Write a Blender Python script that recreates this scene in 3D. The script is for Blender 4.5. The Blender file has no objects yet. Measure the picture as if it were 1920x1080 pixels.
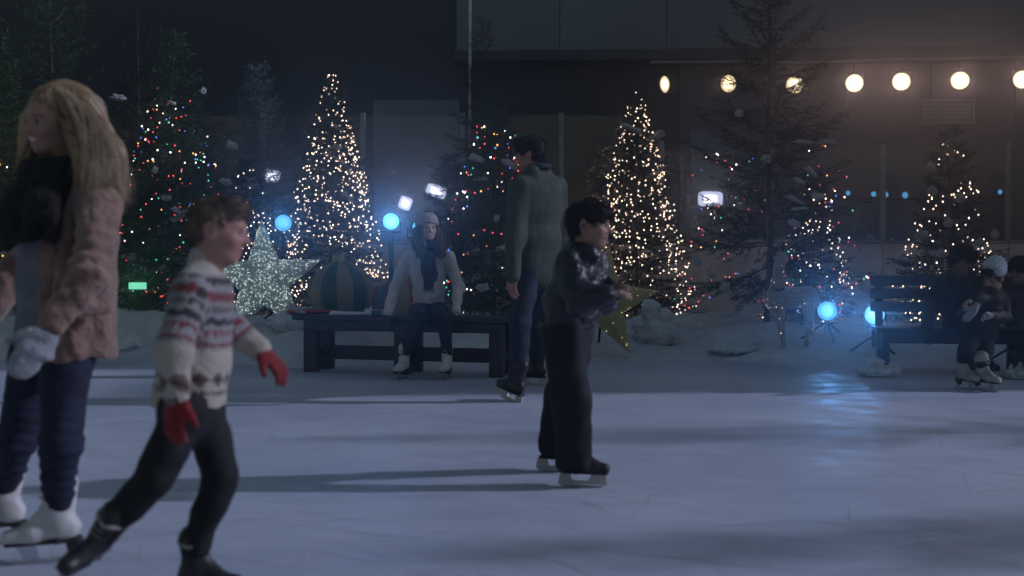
import bpy, math, random
import numpy as np
from mathutils import Vector, Matrix, noise as mnoise

rnd = random.Random(7)
NR = np.random.RandomState(11)
scene = bpy.context.scene
COL = scene.collection

# ------------------------------------------------------------------ camera
F = 2200.0 / 1920.0            # focal length over picture width
CAMH = 1.06
cam_data = bpy.data.cameras.new('camera')
cam_data.sensor_width = 36.0
cam_data.lens = 36.0 * F
cam_data.shift_y = -55.0 / 1920.0
cam_data.clip_end = 200.0
cam_data.clip_start = 0.1
cam_data.dof.use_dof = True
cam_data.dof.focus_distance = 10.4
cam_data.dof.aperture_fstop = 1.9
cam = bpy.data.objects.new('camera', cam_data)
cam.location = (0, 0, CAMH)
cam.rotation_euler = (math.radians(90), 0, 0)
COL.objects.link(cam)
scene.camera = cam

# ------------------------------------------------------------------ night sky and the one sun (hard cool key from the right)
SUN_EL = math.radians(25)
SUN_DIR = Vector((-1.0, -0.07, 0)).normalized()       # travel direction of the light on the ice
world = bpy.data.worlds.new('World')
scene.world = world
world.use_nodes = True
wn = world.node_tree
wn.nodes.clear()
sky = wn.nodes.new('ShaderNodeTexSky')
sky.sky_type = 'NISHITA'
sky.sun_disc = False
sky.sun_elevation = SUN_EL
sky.sun_rotation = math.radians(86)
sky.air_density = 2.2
sky.ozone_density = 3.0
bgn = wn.nodes.new('ShaderNodeBackground')
bgn.inputs['Strength'].default_value = 0.043
won = wn.nodes.new('ShaderNodeOutputWorld')
wn.links.new(sky.outputs[0], bgn.inputs[0])
wn.links.new(bgn.outputs[0], won.inputs[0])

sun_d = bpy.data.lights.new('sun', 'SUN')
sun_d.energy = 1.95
sun_d.angle = math.radians(1.6)
sun_d.color = (0.66, 0.71, 1.0)
sun = bpy.data.objects.new('sun', sun_d)
tv = Vector((SUN_DIR.x * math.cos(SUN_EL), SUN_DIR.y * math.cos(SUN_EL), -math.sin(SUN_EL)))
sun.rotation_euler = tv.to_track_quat('-Z', 'Y').to_euler()
sun.location = (14, 6, 9)
COL.objects.link(sun)

scene.view_settings.view_transform = 'Standard'
scene.view_settings.look = 'None'
scene.view_settings.exposure = 0.0
scene.view_settings.gamma = 1.0
scene.view_settings.use_curve_mapping = False
scene.cycles.use_denoising = True
scene.cycles.max_bounces = 4
scene.cycles.diffuse_bounces = 1
scene.cycles.glossy_bounces = 3
scene.cycles.transparent_max_bounces = 12
scene.cycles.volume_bounces = 0
scene.cycles.sample_clamp_indirect = 4.0
scene.cycles.use_light_tree = True
scene.cycles.caustics_reflective = False
scene.cycles.caustics_refractive = False

def W(px, py, d):
    return np.array([(px - 960.0) / 2200.0 * d, d, CAMH - (py - 485.0) / 2200.0 * d])

# ------------------------------------------------------------------ materials
MATS = {}
def mat(name, col, rough=0.7, metal=0.0, spec=0.4, vary=None, bump=None, emis=None, sheen=0.0, attr=None, coat=0.0, stretch=(1, 1, 1)):
    if name in MATS:
        return MATS[name]
    m = bpy.data.materials.new(name)
    m.use_nodes = True
    nt = m.node_tree
    b = nt.nodes['Principled BSDF']
    b.inputs['Base Color'].default_value = (*col, 1)
    b.inputs['Roughness'].default_value = rough
    b.inputs['Metallic'].default_value = metal
    b.inputs['Specular IOR Level'].default_value = spec
    b.inputs['Sheen Weight'].default_value = sheen
    b.inputs['Coat Weight'].default_value = coat
    tc = nt.nodes.new('ShaderNodeTexCoord')
    mp = nt.nodes.new('ShaderNodeMapping')
    mp.inputs['Scale'].default_value = stretch
    nt.links.new(tc.outputs['Object'], mp.inputs[0])
    src = None
    if attr:
        a = nt.nodes.new('ShaderNodeVertexColor'); a.layer_name = attr
        src = a.outputs['Color']
        nt.links.new(src, b.inputs['Base Color'])
    if vary:
        sc, amt = vary
        n = nt.nodes.new('ShaderNodeTexNoise')
        n.inputs['Scale'].default_value = sc; n.inputs['Detail'].default_value = 2
        nt.links.new(mp.outputs[0], n.inputs['Vector'])
        mr = nt.nodes.new('ShaderNodeMapRange')
        mr.inputs['From Min'].default_value = 0.3; mr.inputs['From Max'].default_value = 0.7
        mr.inputs['To Min'].default_value = 1 - amt; mr.inputs['To Max'].default_value = 1 + amt
        nt.links.new(n.outputs[0], mr.inputs['Value'])
        mx = nt.nodes.new('ShaderNodeMix'); mx.data_type = 'RGBA'; mx.blend_type = 'MULTIPLY'
        mx.inputs['Factor'].default_value = 1.0
        if src: nt.links.new(src, mx.inputs[6])
        else: mx.inputs[6].default_value = (*col, 1)
        nt.links.new(mr.outputs[0], mx.inputs[7])
        nt.links.new(mx.outputs[2], b.inputs['Base Color'])
    if bump:
        sc, st = bump
        n2 = nt.nodes.new('ShaderNodeTexNoise')
        n2.inputs['Scale'].default_value = sc; n2.inputs['Detail'].default_value = 1.5
        nt.links.new(mp.outputs[0], n2.inputs['Vector'])
        bp = nt.nodes.new('ShaderNodeBump')
        bp.inputs['Strength'].default_value = st; bp.inputs['Distance'].default_value = 0.01
        nt.links.new(n2.outputs[0], bp.inputs['Height'])
        nt.links.new(bp.outputs[0], b.inputs['Normal'])
    if emis:
        c, s = emis
        if name.startswith(('bulb', 'star glint')): m.cycles.emission_sampling = 'NONE'
        b.inputs['Emission Color'].default_value = (*c, 1)
        b.inputs['Emission Strength'].default_value = s
    MATS[name] = m
    return m

# ------------------------------------------------------------------ objects
def root_loc(o):
    v = Vector((0, 0, 0))
    while o is not None:
        v += o.location; o = o.parent
    return v

def link(name, data, parent=None, kind=None):
    o = bpy.data.objects.new(name, data)
    COL.objects.link(o)
    if parent is not None:
        o.parent = parent
    if kind:
        o['kind'] = kind
    return o

def tag(o, label, cat, group=None):
    o['label'] = label; o['category'] = cat
    if group: o['group'] = group
    return o

def thing(name, loc, label, cat, group=None):
    o = link(name, None)
    o.location = loc
    o.empty_display_size = 0.1
    return tag(o, label, cat, group)

def raw_mesh(name, V, Fc, mats, smooth=True, midx=None):
    """V (n,3) array, Fc (m,3|4) int array or list of tuples"""
    me = bpy.data.meshes.new(name)
    V = np.asarray(V, dtype=np.float32)
    if isinstance(Fc, np.ndarray):
        k = Fc.shape[1]; m = Fc.shape[0]
        me.vertices.add(len(V)); me.vertices.foreach_set('co', V.ravel())
        me.loops.add(m * k); me.loops.foreach_set('vertex_index', Fc.astype(np.int32).ravel())
        me.polygons.add(m)
        me.polygons.foreach_set('loop_start', np.arange(0, m * k, k, dtype=np.int32))
        me.polygons.foreach_set('loop_total', np.full(m, k, dtype=np.int32))
        if midx is not None:
            me.polygons.foreach_set('material_index', np.asarray(midx, dtype=np.int32))
        me.update(calc_edges=True)
    else:
        me.from_pydata([tuple(v) for v in V.tolist()], [], Fc)
        if midx is not None:
            me.polygons.foreach_set('material_index', np.asarray(midx, dtype=np.int32))
    if smooth:
        me.polygons.foreach_set('use_smooth', np.ones(len(me.polygons), dtype=bool))
    for m_ in (mats if isinstance(mats, (list, tuple)) else [mats]):
        me.materials.append(m_)
    me.validate()
    return me

def mobj(name, V, Fc, mats, parent=None, smooth=True, world=True, loc=None, kind=None, midx=None):
    """mesh object from world coordinates; under a parent or at loc its vertices become local"""
    V = np.asarray(V, dtype=float)
    off = np.zeros(3)
    if world:
        if loc is not None: off = np.array(loc, dtype=float)
        elif parent is not None: off = np.array(root_loc(parent))
    me = raw_mesh(name, V - off, Fc, mats, smooth, midx)
    o = link(name, me, parent, kind)
    if loc is not None:
        o.location = Vector(loc) - (root_loc(parent) if parent else Vector())
    return o

class MB:
    """collects boxes, tubes, lathes into one mesh"""
    def __init__(s): s.v = []; s.f = []
    def add(s, V, Fc):
        n = len(s.v); s.v.extend([tuple(map(float, v)) for v in V]); s.f.extend([tuple(i + n for i in f) for f in Fc]); return s
    def box(s, c, size, rot=None, bev=0.0):
        hx, hy, hz = [x / 2 for x in size]
        V = []
        b = min(bev, hx * .9, hy * .9, hz * .9)
        if b <= 0:
            V = [(x, y, z) for x in (-hx, hx) for y in (-hy, hy) for z in (-hz, hz)]
            Fc = [(0, 1, 3, 2), (4, 6, 7, 5), (0, 4, 5, 1), (2, 3, 7, 6), (0, 2, 6, 4), (1, 5, 7, 3)]
        else:
            # chamfered box: 24 vertices
            idx = {}
            for sx in (-1, 1):
                for sy in (-1, 1):
                    for sz in (-1, 1):
                        for ax in range(3):
                            p = [sx * (hx - b), sy * (hy - b), sz * (hz - b)]
                            p[ax] = (sx * hx, sy * hy, sz * hz)[ax]
                            idx[(sx, sy, sz, ax)] = len(V); V.append(tuple(p))
            Fc = []
            for ax in range(3):
                o1, o2 = [a for a in range(3) if a != ax]
                for sg in (-1, 1):
                    q = []
                    for (a, bb) in ((-1, -1), (1, -1), (1, 1), (-1, 1)):
                        k = [0, 0, 0]; k[ax] = sg; k[o1] = a; k[o2] = bb
                        q.append(idx[(*k, ax)])
                    Fc.append(tuple(q))
                for a in (-1, 1):
                    for bb in (-1, 1):
                        k0 = [0, 0, 0]; k0[o1] = a; k0[o2] = bb
                        k0[ax] = -1; k1 = list(k0); k1[ax] = 1
                        Fc.append((idx[(*k0, o1)], idx[(*k1, o1)], idx[(*k1, o2)], idx[(*k0, o2)]))
            for sx in (-1, 1):
                for sy in (-1, 1):
                    for sz in (-1, 1):
                        Fc.append(tuple(idx[(sx, sy, sz, a)] for a in range(3)))
        M = rot if rot is not None else Matrix.Identity(3)
        V = [tuple(M @ Vector(v) + Vector(c)) for v in V]
        return s.add(V, Fc)
    def tube(s, pts, radii, n=8, cap=True):
        pts = [Vector(p) for p in pts]
        if not isinstance(radii, (list, tuple)): radii = [radii] * len(pts)
        V = []; Fc = []
        ref = Vector((0, 0, 1))
        for i, p in enumerate(pts):
            t = (pts[min(i + 1, len(pts) - 1)] - pts[max(i - 1, 0)]).normalized()
            rf = ref if abs(t.dot(ref)) < .95 else Vector((1, 0, 0))
            a = t.cross(rf).normalized(); b = t.cross(a)
            for k in range(n):
                an = 2 * math.pi * k / n
                V.append(p + (a * math.cos(an) + b * math.sin(an)) * radii[i])
        for i in range(len(pts) - 1):
            for k in range(n):
                Fc.append((i * n + k, i * n + (k + 1) % n, (i + 1) * n + (k + 1) % n, (i + 1) * n + k))
        if cap:
            Fc.append(tuple(range(n - 1, -1, -1))); Fc.append(tuple((len(pts) - 1) * n + k for k in range(n)))
        return s.add(V, Fc)
    def lathe(s, prof, c=(0, 0, 0), axis=(0, 0, 1), n=24, a0=0.0, a1=2 * math.pi, rmod=None):
        """prof: list of (radius, height along axis)"""
        ax = Vector(axis).normalized()
        rf = Vector((1, 0, 0)) if abs(ax.x) < .9 else Vector((0, 1, 0))
        u = (rf - ax * rf.dot(ax)).normalized(); w = ax.cross(u)
        full = abs(a1 - a0 - 2 * math.pi) < 1e-6
        m = n if full else n + 1
        V = []; Fc = []
        for (r, h) in prof:
            for k in range(m):
                an = a0 + (a1 - a0) * k / n
                rr = r * (rmod(an, h) if rmod else 1)
                V.append(Vector(c) + ax * h + (u * math.cos(an) + w * math.sin(an)) * rr)
        for i in range(len(prof) - 1):
            for k in range(n):
                k2 = (k + 1) % m
                Fc.append((i * m + k, i * m + k2, (i + 1) * m + k2, (i + 1) * m + k))
        return s.add(V, Fc)
    def build(s, name, m, parent=None, smooth=False, loc=None, kind=None):
        return mobj(name, np.array(s.v), s.f, m, parent, smooth, True, loc, kind)

def copy_tree(o, parent=None):
    c = o.copy(); COL.objects.link(c); c.parent = parent
    for ch in list(o.children):
        copy_tree(ch, c)
    return c

# ------------------------------------------------------------------ implicit surfaces for people and soft shapes
def nrm(v):
    v = np.asarray(v, dtype=float); return v / (np.linalg.norm(v) + 1e-12)

def wob(P, k, seed):
    """cheap smooth noise: warped sines, about -1..1"""
    r = np.random.RandomState(seed)
    out = np.zeros(P.shape[:-1])
    for i in range(4):
        d = nrm(r.normal(size=3)) * k * (0.7 + 0.6 * r.rand()); ph = r.rand() * 6.28
        d2 = nrm(r.normal(size=3)) * k * 0.6
        out += np.sin(P @ d + ph + 1.3 * np.sin(P @ d2 + ph * 2))
    return out / 2.6

def Cap(a, b, ra, rb=None, k=0.02, op='u', flat=None):
    """tapered capsule; flat=(side vector, width factor) makes the section elliptic"""
    return dict(t='cap', a=np.array(a, float), b=np.array(b, float), ra=ra, rb=ra if rb is None else rb, k=k, op=op, flat=flat)

def Ell(c, r, fr=None, k=0.02, op='u'):
    """ellipsoid with radii r in frame rows fr"""
    return dict(t='ell', c=np.array(c, float), r=np.array(r, float), fr=np.eye(3) if fr is None else np.array(fr, float), k=k, op=op)

def Half(p, n, op='i'):
    return dict(t='half', p=np.array(p, float), n=nrm(n), op=op)

def prim_eval(p, X):
    if p['t'] == 'cap':
        ba = p['b'] - p['a']; pa = X - p['a']
        L2 = ba @ ba + 1e-12
        h = np.clip((pa @ ba) / L2, 0, 1)
        q = pa - h[..., None] * ba
        r = p['ra'] + (p['rb'] - p['ra']) * h
        if p['flat'] is not None:
            sv, wf = p['flat']
            sv = np.asarray(sv, float); sv = sv - ba * (sv @ ba) / L2; sv = nrm(sv)
            s = q @ sv
            q = q - (s * (1 - 1 / wf))[..., None] * sv
        return np.sqrt((q * q).sum(-1)) - r
    if p['t'] == 'ell':
        q = (X - p['c']) @ p['fr'].T
        k0 = np.sqrt(((q / p['r']) ** 2).sum(-1)); k1 = np.sqrt(((q / p['r'] ** 2) ** 2).sum(-1)) + 1e-9
        return k0 * (k0 - 1) / k1
    if p['t'] == 'half':
        return (X - p['p']) @ p['n']

def prim_box(p):
    if p['t'] == 'cap':
        r = max(p['ra'], p['rb']) * (max(1, p['flat'][1]) if p['flat'] is not None else 1)
        return np.minimum(p['a'], p['b']) - r, np.maximum(p['a'], p['b']) + r
    r = np.abs(p['fr'].T) @ p['r'] if p['t'] == 'ell' else 0
    return p['c'] - r, p['c'] + r

def smin(a, b, k):
    h = np.clip(0.5 + 0.5 * (b - a) / k, 0, 1)
    return b + (a - b) * h - k * h * (1 - h)

def sdf_mesh(prims, res=0.01, disp=None, pad=0.03):
    us = [p for p in prims if p['op'] == 'u']
    lo = np.min([prim_box(p)[0] for p in us], 0) - pad
    hi = np.max([prim_box(p)[1] for p in us], 0) + pad
    n = np.ceil((hi - lo) / res).astype(int) + 2
    f = np.full(n, 1.0)
    ax = [lo[i] + res * np.arange(n[i]) for i in range(3)]
    for p in prims:
        if p['op'] == 'i' or p['t'] == 'half':
            X = np.stack(np.meshgrid(*ax, indexing='ij'), -1)
            d = prim_eval(p, X)
            f = np.maximum(f, d if p['op'] == 'i' else -d)
            continue
        b0, b1 = prim_box(p); mg = 0.05 + 2 * p['k']
        i0 = np.clip(np.floor((b0 - mg - lo) / res).astype(int), 0, n); i1 = np.clip(np.ceil((b1 + mg - lo) / res).astype(int) + 1, 0, n)
        if np.any(i1 <= i0): continue
        sl = tuple(slice(i0[j], i1[j]) for j in range(3))
        X = np.stack(np.meshgrid(*[ax[j][sl[j]] for j in range(3)], indexing='ij'), -1)
        d = prim_eval(p, X)
        if p['op'] == 'u': f[sl] = smin(f[sl], d, p['k'])
        else: f[sl] = -smin(-f[sl], d, p['k'])
    if disp is not None:
        m = np.abs(f) < 0.06
        X = np.stack(np.meshgrid(*ax, indexing='ij'), -1)[m]
        f[m] += disp(X)
    return surface_nets(f, lo, res)

def surface_nets(f, lo, res):
    f = f.copy()
    f[0] = f[-1] = 1; f[:, 0] = f[:, -1] = 1; f[:, :, 0] = f[:, :, -1] = 1
    s = f < 0
    c = np.zeros(tuple(k - 1 for k in f.shape), np.int8)
    for dx in (0, 1):
        for dy in (0, 1):
            for dz in (0, 1):
                c += s[dx:dx + c.shape[0], dy:dy + c.shape[1], dz:dz + c.shape[2]]
    I = np.argwhere((c > 0) & (c < 8))
    idx = np.full(c.shape, -1, np.int64); idx[I[:, 0], I[:, 1], I[:, 2]] = np.arange(len(I))
    pos = np.zeros((len(I), 3)); cnt = np.zeros(len(I))
    cor = [(dx, dy, dz) for dx in (0, 1) for dy in (0, 1) for dz in (0, 1)]
    vals = {o: f[I[:, 0] + o[0], I[:, 1] + o[1], I[:, 2] + o[2]] for o in cor}
    for a in cor:
        for ax in range(3):
            if a[ax] == 0:
                b = list(a); b[ax] = 1; b = tuple(b)
                v0, v1 = vals[a], vals[b]
                m = (v0 < 0) != (v1 < 0)
                t = v0[m] / (v0[m] - v1[m])
                pp = np.tile(np.array(a, float), (m.sum(), 1)); pp[:, ax] = t
                pos[m] += pp; cnt[m] += 1
    V = lo + res * (I + pos / cnt[:, None])
    quads = []
    for ax in range(3):
        o1, o2 = (ax + 1) % 3, (ax + 2) % 3
        sa = [slice(None)] * 3; sb = [slice(None)] * 3
        sa[ax] = slice(0, -1); sb[ax] = slice(1, None)
        d = s[tuple(sa)] != s[tuple(sb)]
        E = np.argwhere(d)
        E = E[(E[:, o1] > 0) & (E[:, o2] > 0)]
        e1 = np.zeros(3, int); e1[o1] = 1
        e2 = np.zeros(3, int); e2[o2] = 1
        ok = (E[:, o1] < c.shape[o1]) & (E[:, o2] < c.shape[o2]) & (E[:, ax] < c.shape[ax])
        E = E[ok]
        q = np.stack([idx[tuple((E - e1 - e2).T)], idx[tuple((E - e2).T)], idx[tuple(E.T)], idx[tuple((E - e1).T)]], 1)
        flip = ~s[tuple(E.T)]
        q[flip] = q[flip][:, ::-1]
        quads.append(q)
    Q = np.concatenate(quads)
    Q = Q[(Q >= 0).all(1)]
    return V, Q

def soft(name, prims, m, parent, res=0.01, disp=None, cols=None, loc=None):
    V, Q = sdf_mesh(prims, res, disp)
    o = mobj(name, V, Q, m, parent, loc=loc)
    if cols is not None:
        C = cols(V)
        ca = o.data.color_attributes.new('Col', 'FLOAT_COLOR', 'POINT')
        ca.data.foreach_set('color', np.concatenate([C, np.ones((len(C), 1))], 1).astype(np.float32).ravel())
    return o

def blob_mesh(name, seed, m, flat=0.55, sub=3):
    import bmesh
    bm = bmesh.new(); bmesh.ops.create_icosphere(bm, subdivisions=sub, radius=1)
    for v in bm.verts:
        p = v.co + Vector((seed * 3.1, seed * 1.7, 0))
        k = 1 + 0.75 * mnoise.noise(p * 1.5) + 0.40 * mnoise.noise(p * 3.3) + 0.2 * mnoise.noise(p * 7)
        v.co *= k; v.co.z *= flat
        if v.co.z < 0: v.co.z *= 0.6
    me = bpy.data.meshes.new(name); bm.to_mesh(me); bm.free()
    me.polygons.foreach_set('use_smooth', np.ones(len(me.polygons), dtype=bool))
    me.materials.append(m)
    return me
# ================================================================== THE SETTING
# ---- ice
def ice_material():
    m = bpy.data.materials.new('scuffed rink ice'); m.use_nodes = True
    nt = m.node_tree; L = nt.links.new; b = nt.nodes['Principled BSDF']
    tc = nt.nodes.new('ShaderNodeTexCoord')
    def noise(scale, detail=4, stretch=(1, 1, 1), rz=0.0):
        mp = nt.nodes.new('ShaderNodeMapping'); mp.inputs['Scale'].default_value = stretch
        mp.inputs['Rotation'].default_value = (0, 0, rz)
        L(tc.outputs['Object'], mp.inputs[0])
        n = nt.nodes.new('ShaderNodeTexNoise'); n.inputs['Scale'].default_value = scale; n.inputs['Detail'].default_value = detail
        L(mp.outputs[0], n.inputs['Vector']); return n.outputs[0]
    def rng(v, a, b_, c, d):
        r = nt.nodes.new('ShaderNodeMapRange'); r.inputs[1].default_value = a; r.inputs[2].default_value = b_
        r.inputs[3].default_value = c; r.inputs[4].default_value = d; L(v, r.inputs[0]); return r.outputs[0]
    def math_(op, a, b_):
        n = nt.nodes.new('ShaderNodeMath'); n.operation = op
        for i, v in enumerate((a, b_)):
            if isinstance(v, (int, float)): n.inputs[i].default_value = v
            else: L(v, n.inputs[i])
        return n.outputs[0]
    big = noise(0.55, 2); mid = noise(4.0, 3); fine = noise(60, 2)
    snow = math_('MULTIPLY', rng(fine, 0.5, 0.72, 0, 1), rng(mid, 0.45, 0.65, 0, 1))     # shaved ice dust
    mix1 = nt.nodes.new('ShaderNodeMix'); mix1.data_type = 'RGBA'
    mix1.inputs[6].default_value = (0.48, 0.51, 0.64, 1); mix1.inputs[7].default_value = (0.61, 0.63, 0.74, 1)
    L(rng(big, 0.35, 0.65, 0, 1), mix1.inputs[0])
    mix2 = nt.nodes.new('ShaderNodeMix'); mix2.data_type = 'RGBA'; mix2.inputs[7].default_value = (0.8, 0.82, 0.85, 1)
    L(mix1.outputs[2], mix2.inputs[6])
    L(math_('MULTIPLY', snow, 0.6), mix2.inputs[0])
    L(mix2.outputs[2], b.inputs['Base Color'])
    L(math_('ADD', rng(mid, 0.35, 0.65, 0.44, 0.66), math_('MULTIPLY', snow, 0.25)), b.inputs['Roughness'])
    b.inputs['Specular IOR Level'].default_value = 0.22
    b.inputs['IOR'].default_value = 1.31
    bp = nt.nodes.new('ShaderNodeBump'); bp.inputs['Strength'].default_value = 0.45; bp.inputs['Distance'].default_value = 0.008
    h = math_('ADD', math_('MULTIPLY', fine, 0.22), math_('MULTIPLY', mid, 0.25))
    L(h, bp.inputs['Height']); L(bp.outputs[0], b.inputs['Normal'])
    return m

M_ICE = ice_material()
M_SNOW = mat('packed snow', (0.62, 0.64, 0.69), 0.85, spec=0.2, vary=(6, 0.12), bump=(40, 0.5))
M_SNOWTREE = mat('bough snow', (0.50, 0.50, 0.53), 0.9, spec=0.2, vary=(8, 0.15), bump=(60, 0.5))
mobj('ground', [(-20, -10, -.06), (20, -10, -.06), (20, 24, -.06), (-20, 24, -.06)], [(0, 1, 2, 3)], mat('dark concrete', (0.06, 0.06, 0.065), 0.9, vary=(3, .2)), smooth=False, kind='structure')
mobj('ice', [(-16, -8, 0), (16, -8, 0), (16, 20.5, 0), (-16, 20.5, 0)], [(0, 1, 2, 3)], M_ICE, smooth=False, kind='structure')

# ---- cuts left by skate blades: thin raised burrs of shaved ice
q_ = np.random.RandomState(21); cv, cf = [], []
for i in range(1900):
    y0 = 2.6 + 7.6 * q_.rand() ** 1.3; x0 = q_.uniform(-.55, .55) * y0
    an = q_.normal() * .55 + (math.pi if q_.rand() < .5 else 0) if q_.rand() < .72 else q_.uniform(0, 6.28)
    ln = q_.gamma(2.0, .16) + .05; cu = q_.normal() * .35; w = q_.uniform(.0008, .0020); n = 7
    px_, py_ = x0, y0
    k0 = len(cv)
    for j in range(n):
        a_ = an + cu * ln * j / n
        wj = w * math.sin(math.pi * (j + .35) / (n - .3)) + .0002
        cv += [(px_ - math.sin(a_) * wj, py_ + math.cos(a_) * wj, 0.0012), (px_ + math.sin(a_) * wj, py_ - math.cos(a_) * wj, .0012)]
        px_ += math.cos(a_) * ln / (n - 1); py_ += math.sin(a_) * ln / (n - 1)
    cf += [(k0 + 2 * j, k0 + 2 * j + 1, k0 + 2 * j + 3, k0 + 2 * j + 2) for j in range(n - 1)]
mobj('skate_marks', cv, cf, mat('shaved ice', (.68, .70, .78), .7, spec=.2), smooth=False, kind='stuff')

# ---- snow bank dressed along the far side of the rink
def bank_h(x, y):
    e = 11.75 + 0.35 * math.sin(x * 1.3 + .6) + 0.18 * math.sin(x * 3.7) + (0.2 if x > 1 else 0)
    if x < -3: e += 0.5
    t = (y - e) / 1.3
    if t < 0: return -0.03
    r = min(1, t); r = r * r * (3 - 2 * r)
    base = 0.36 if x < 0.6 else 0.22
    n = 0.16 * mnoise.noise((x * .9, y * .9, 3)) + 0.07 * mnoise.noise((x * 2.7, y * 2.7, 7)) + 0.035 * mnoise.noise((x * 7, y * 7, 1)) + .012 * mnoise.noise((x * 17, y * 17, 1))
    wrinkle = 0.05 * abs(mnoise.noise((x * 2.0 + y * 1.2, y * 3, 11)))
    return max(-0.03, (base + n * 1.1) * r + wrinkle * r - .012)
nx_, ny_ = 330, 120
gx = np.linspace(-9.5, 10.2, nx_); gy = 11.1 + (np.linspace(0, 1, ny_) ** 1.3) * 7.6
VV = [(x, y, bank_h(x, y)) for y in gy for x in gx]
ii = np.arange(nx_ * ny_).reshape(ny_, nx_)
QQ = np.stack([ii[:-1, :-1], ii[:-1, 1:], ii[1:, 1:], ii[1:, :-1]], -1).reshape(-1, 4)
zz = np.array(VV)[:, 2]
QQ = QQ[(zz[QQ] > -0.029).any(1)]
mobj('snow_bank', VV, QQ, M_SNOW, kind='structure')

# ---- arena wall behind the rink (slightly turned)
M_WALL = mat('dark painted wall', (0.046, 0.046, 0.062), 0.75, vary=(1.2, .18), bump=(30, .15))
M_FASCIA = mat('grey fascia sheet', (0.19, 0.22, 0.27), 0.8, vary=(.8, .1), bump=(20, .1))
M_BEAM = mat('dark steel beam', (0.05, 0.055, 0.07), 0.6, vary=(4, .2))
def wall_y(x): return 22.3 - 0.05 * x
wa = math.atan(-0.05)
RW = Matrix.Rotation(wa, 3, 'Z')
def on_wall(px, py, off=0.0):
    """point on the wall (off metres in front of it) seen at a pixel"""
    k = (px - 960) / 2200.0
    y = (22.3 - off) / (1 + 0.05 * k)
    return Vector((k * y, y, CAMH - (py - 485) / 2200.0 * y))
wall = MB()
wall.box((0, wall_y(0) + .2, 3.4), (34, .3, 7.0), RW)
o_wall = wall.build('wall_back', M_WALL, kind='structure')
# panels of the fascia above the beam, each its own sheet
xs = [-1.05, 0.9, 2.9, 4.9, 6.9, 8.9, 10.9]
for i in range(len(xs) - 1):
    xm = (xs[i] + xs[i + 1]) / 2
    MB().box((xm, wall_y(xm) - .12, 6.0), (xs[i + 1] - xs[i] - .012, .14, 2.06), RW, .004).build('fascia_panel', M_FASCIA, o_wall)
MB().box((5.0, wall_y(5.0) - .2, 4.86), (12.2, .34, .2), RW, .01).build('beam', M_BEAM, o_wall)
# lower lighter sheets that show through the glass
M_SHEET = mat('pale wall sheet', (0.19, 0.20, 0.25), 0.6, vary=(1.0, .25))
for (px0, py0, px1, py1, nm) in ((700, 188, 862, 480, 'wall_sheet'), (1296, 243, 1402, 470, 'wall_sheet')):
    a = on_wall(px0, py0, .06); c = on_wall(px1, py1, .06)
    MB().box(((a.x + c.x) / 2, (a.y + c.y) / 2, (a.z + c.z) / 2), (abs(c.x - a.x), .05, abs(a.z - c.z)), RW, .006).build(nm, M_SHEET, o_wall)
M_LAMP_SPILL = mat('violet grey painted lamp spill', (0.13, 0.118, 0.15), 0.75, vary=(.7, .2), bump=(18, .12))  # paler sheets: the warm lamps' spill on the wall painted as colour
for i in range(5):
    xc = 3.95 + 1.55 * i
    MB().box((xc, wall_y(xc) + .03, 2.6), (1.535, .05, 4.2), RW, .006).build('lamp_spill_panel', M_LAMP_SPILL, o_wall)
# unseen wall added at the right to shade everything behind the open ice
sw = MB(); sw.box((10.75, 17.1, 4.55), (.3, 9.8, 9.3))
sw.build('shade_wall', M_WALL, kind='structure')
sw = MB(); sw.box((10.752, 11.05, 3.15), (.3, 2.29, 6.5))  # lower unseen stretch, shaped so the key reaches the seated woman's shoulders
sw.build('shade_wall_low', M_WALL, kind='structure')

# ---- dasher boards and glass screens
M_BOARD = mat('scuffed white board', (0.74, 0.60, 0.57), 0.55, vary=(2.5, .25), bump=(14, .1))
M_RAIL = mat('board cap rail', (0.30, 0.28, 0.29), 0.5)
M_KICK = mat('board kick plate', (0.30, 0.24, 0.10), 0.6)
M_POST = mat('grey screen post', (0.30, 0.31, 0.33), 0.45, metal=.3, vary=(8, .15))
def glass_material():
    m = bpy.data.materials.new('screen glass'); m.use_nodes = True
    nt = m.node_tree; nt.nodes.clear()
    o = nt.nodes.new('ShaderNodeOutputMaterial'); t = nt.nodes.new('ShaderNodeBsdfTransparent'); g = nt.nodes.new('ShaderNodeBsdfGlossy')
    t.inputs[0].default_value = (0.93, 0.95, 0.97, 1); g.inputs['Roughness'].default_value = 0.02
    fr = nt.nodes.new('ShaderNodeFresnel'); fr.inputs[0].default_value = 1.5
    mx = nt.nodes.new('ShaderNodeMixShader')
    nt.links.new(fr.outputs[0], mx.inputs[0]); nt.links.new(t.outputs[0], mx.inputs[1]); nt.links.new(g.outputs[0], mx.inputs[2])
    nt.links.new(mx.outputs[0], o.inputs[0])
    return m
M_GLASS = glass_material()
A_PTS = [(-8.9, 19.0), (-7.28, 19.0), (-5.66, 19.0), (-4.04, 19.0), (-2.42, 19.0), (-0.80, 19.0), (0.80, 19.0), (2.42, 19.0)]
B_PTS = [(2.42, 19.0), (4.10, 18.63), (5.77, 18.26), (7.55, 17.86), (9.33, 17.47)]
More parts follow.
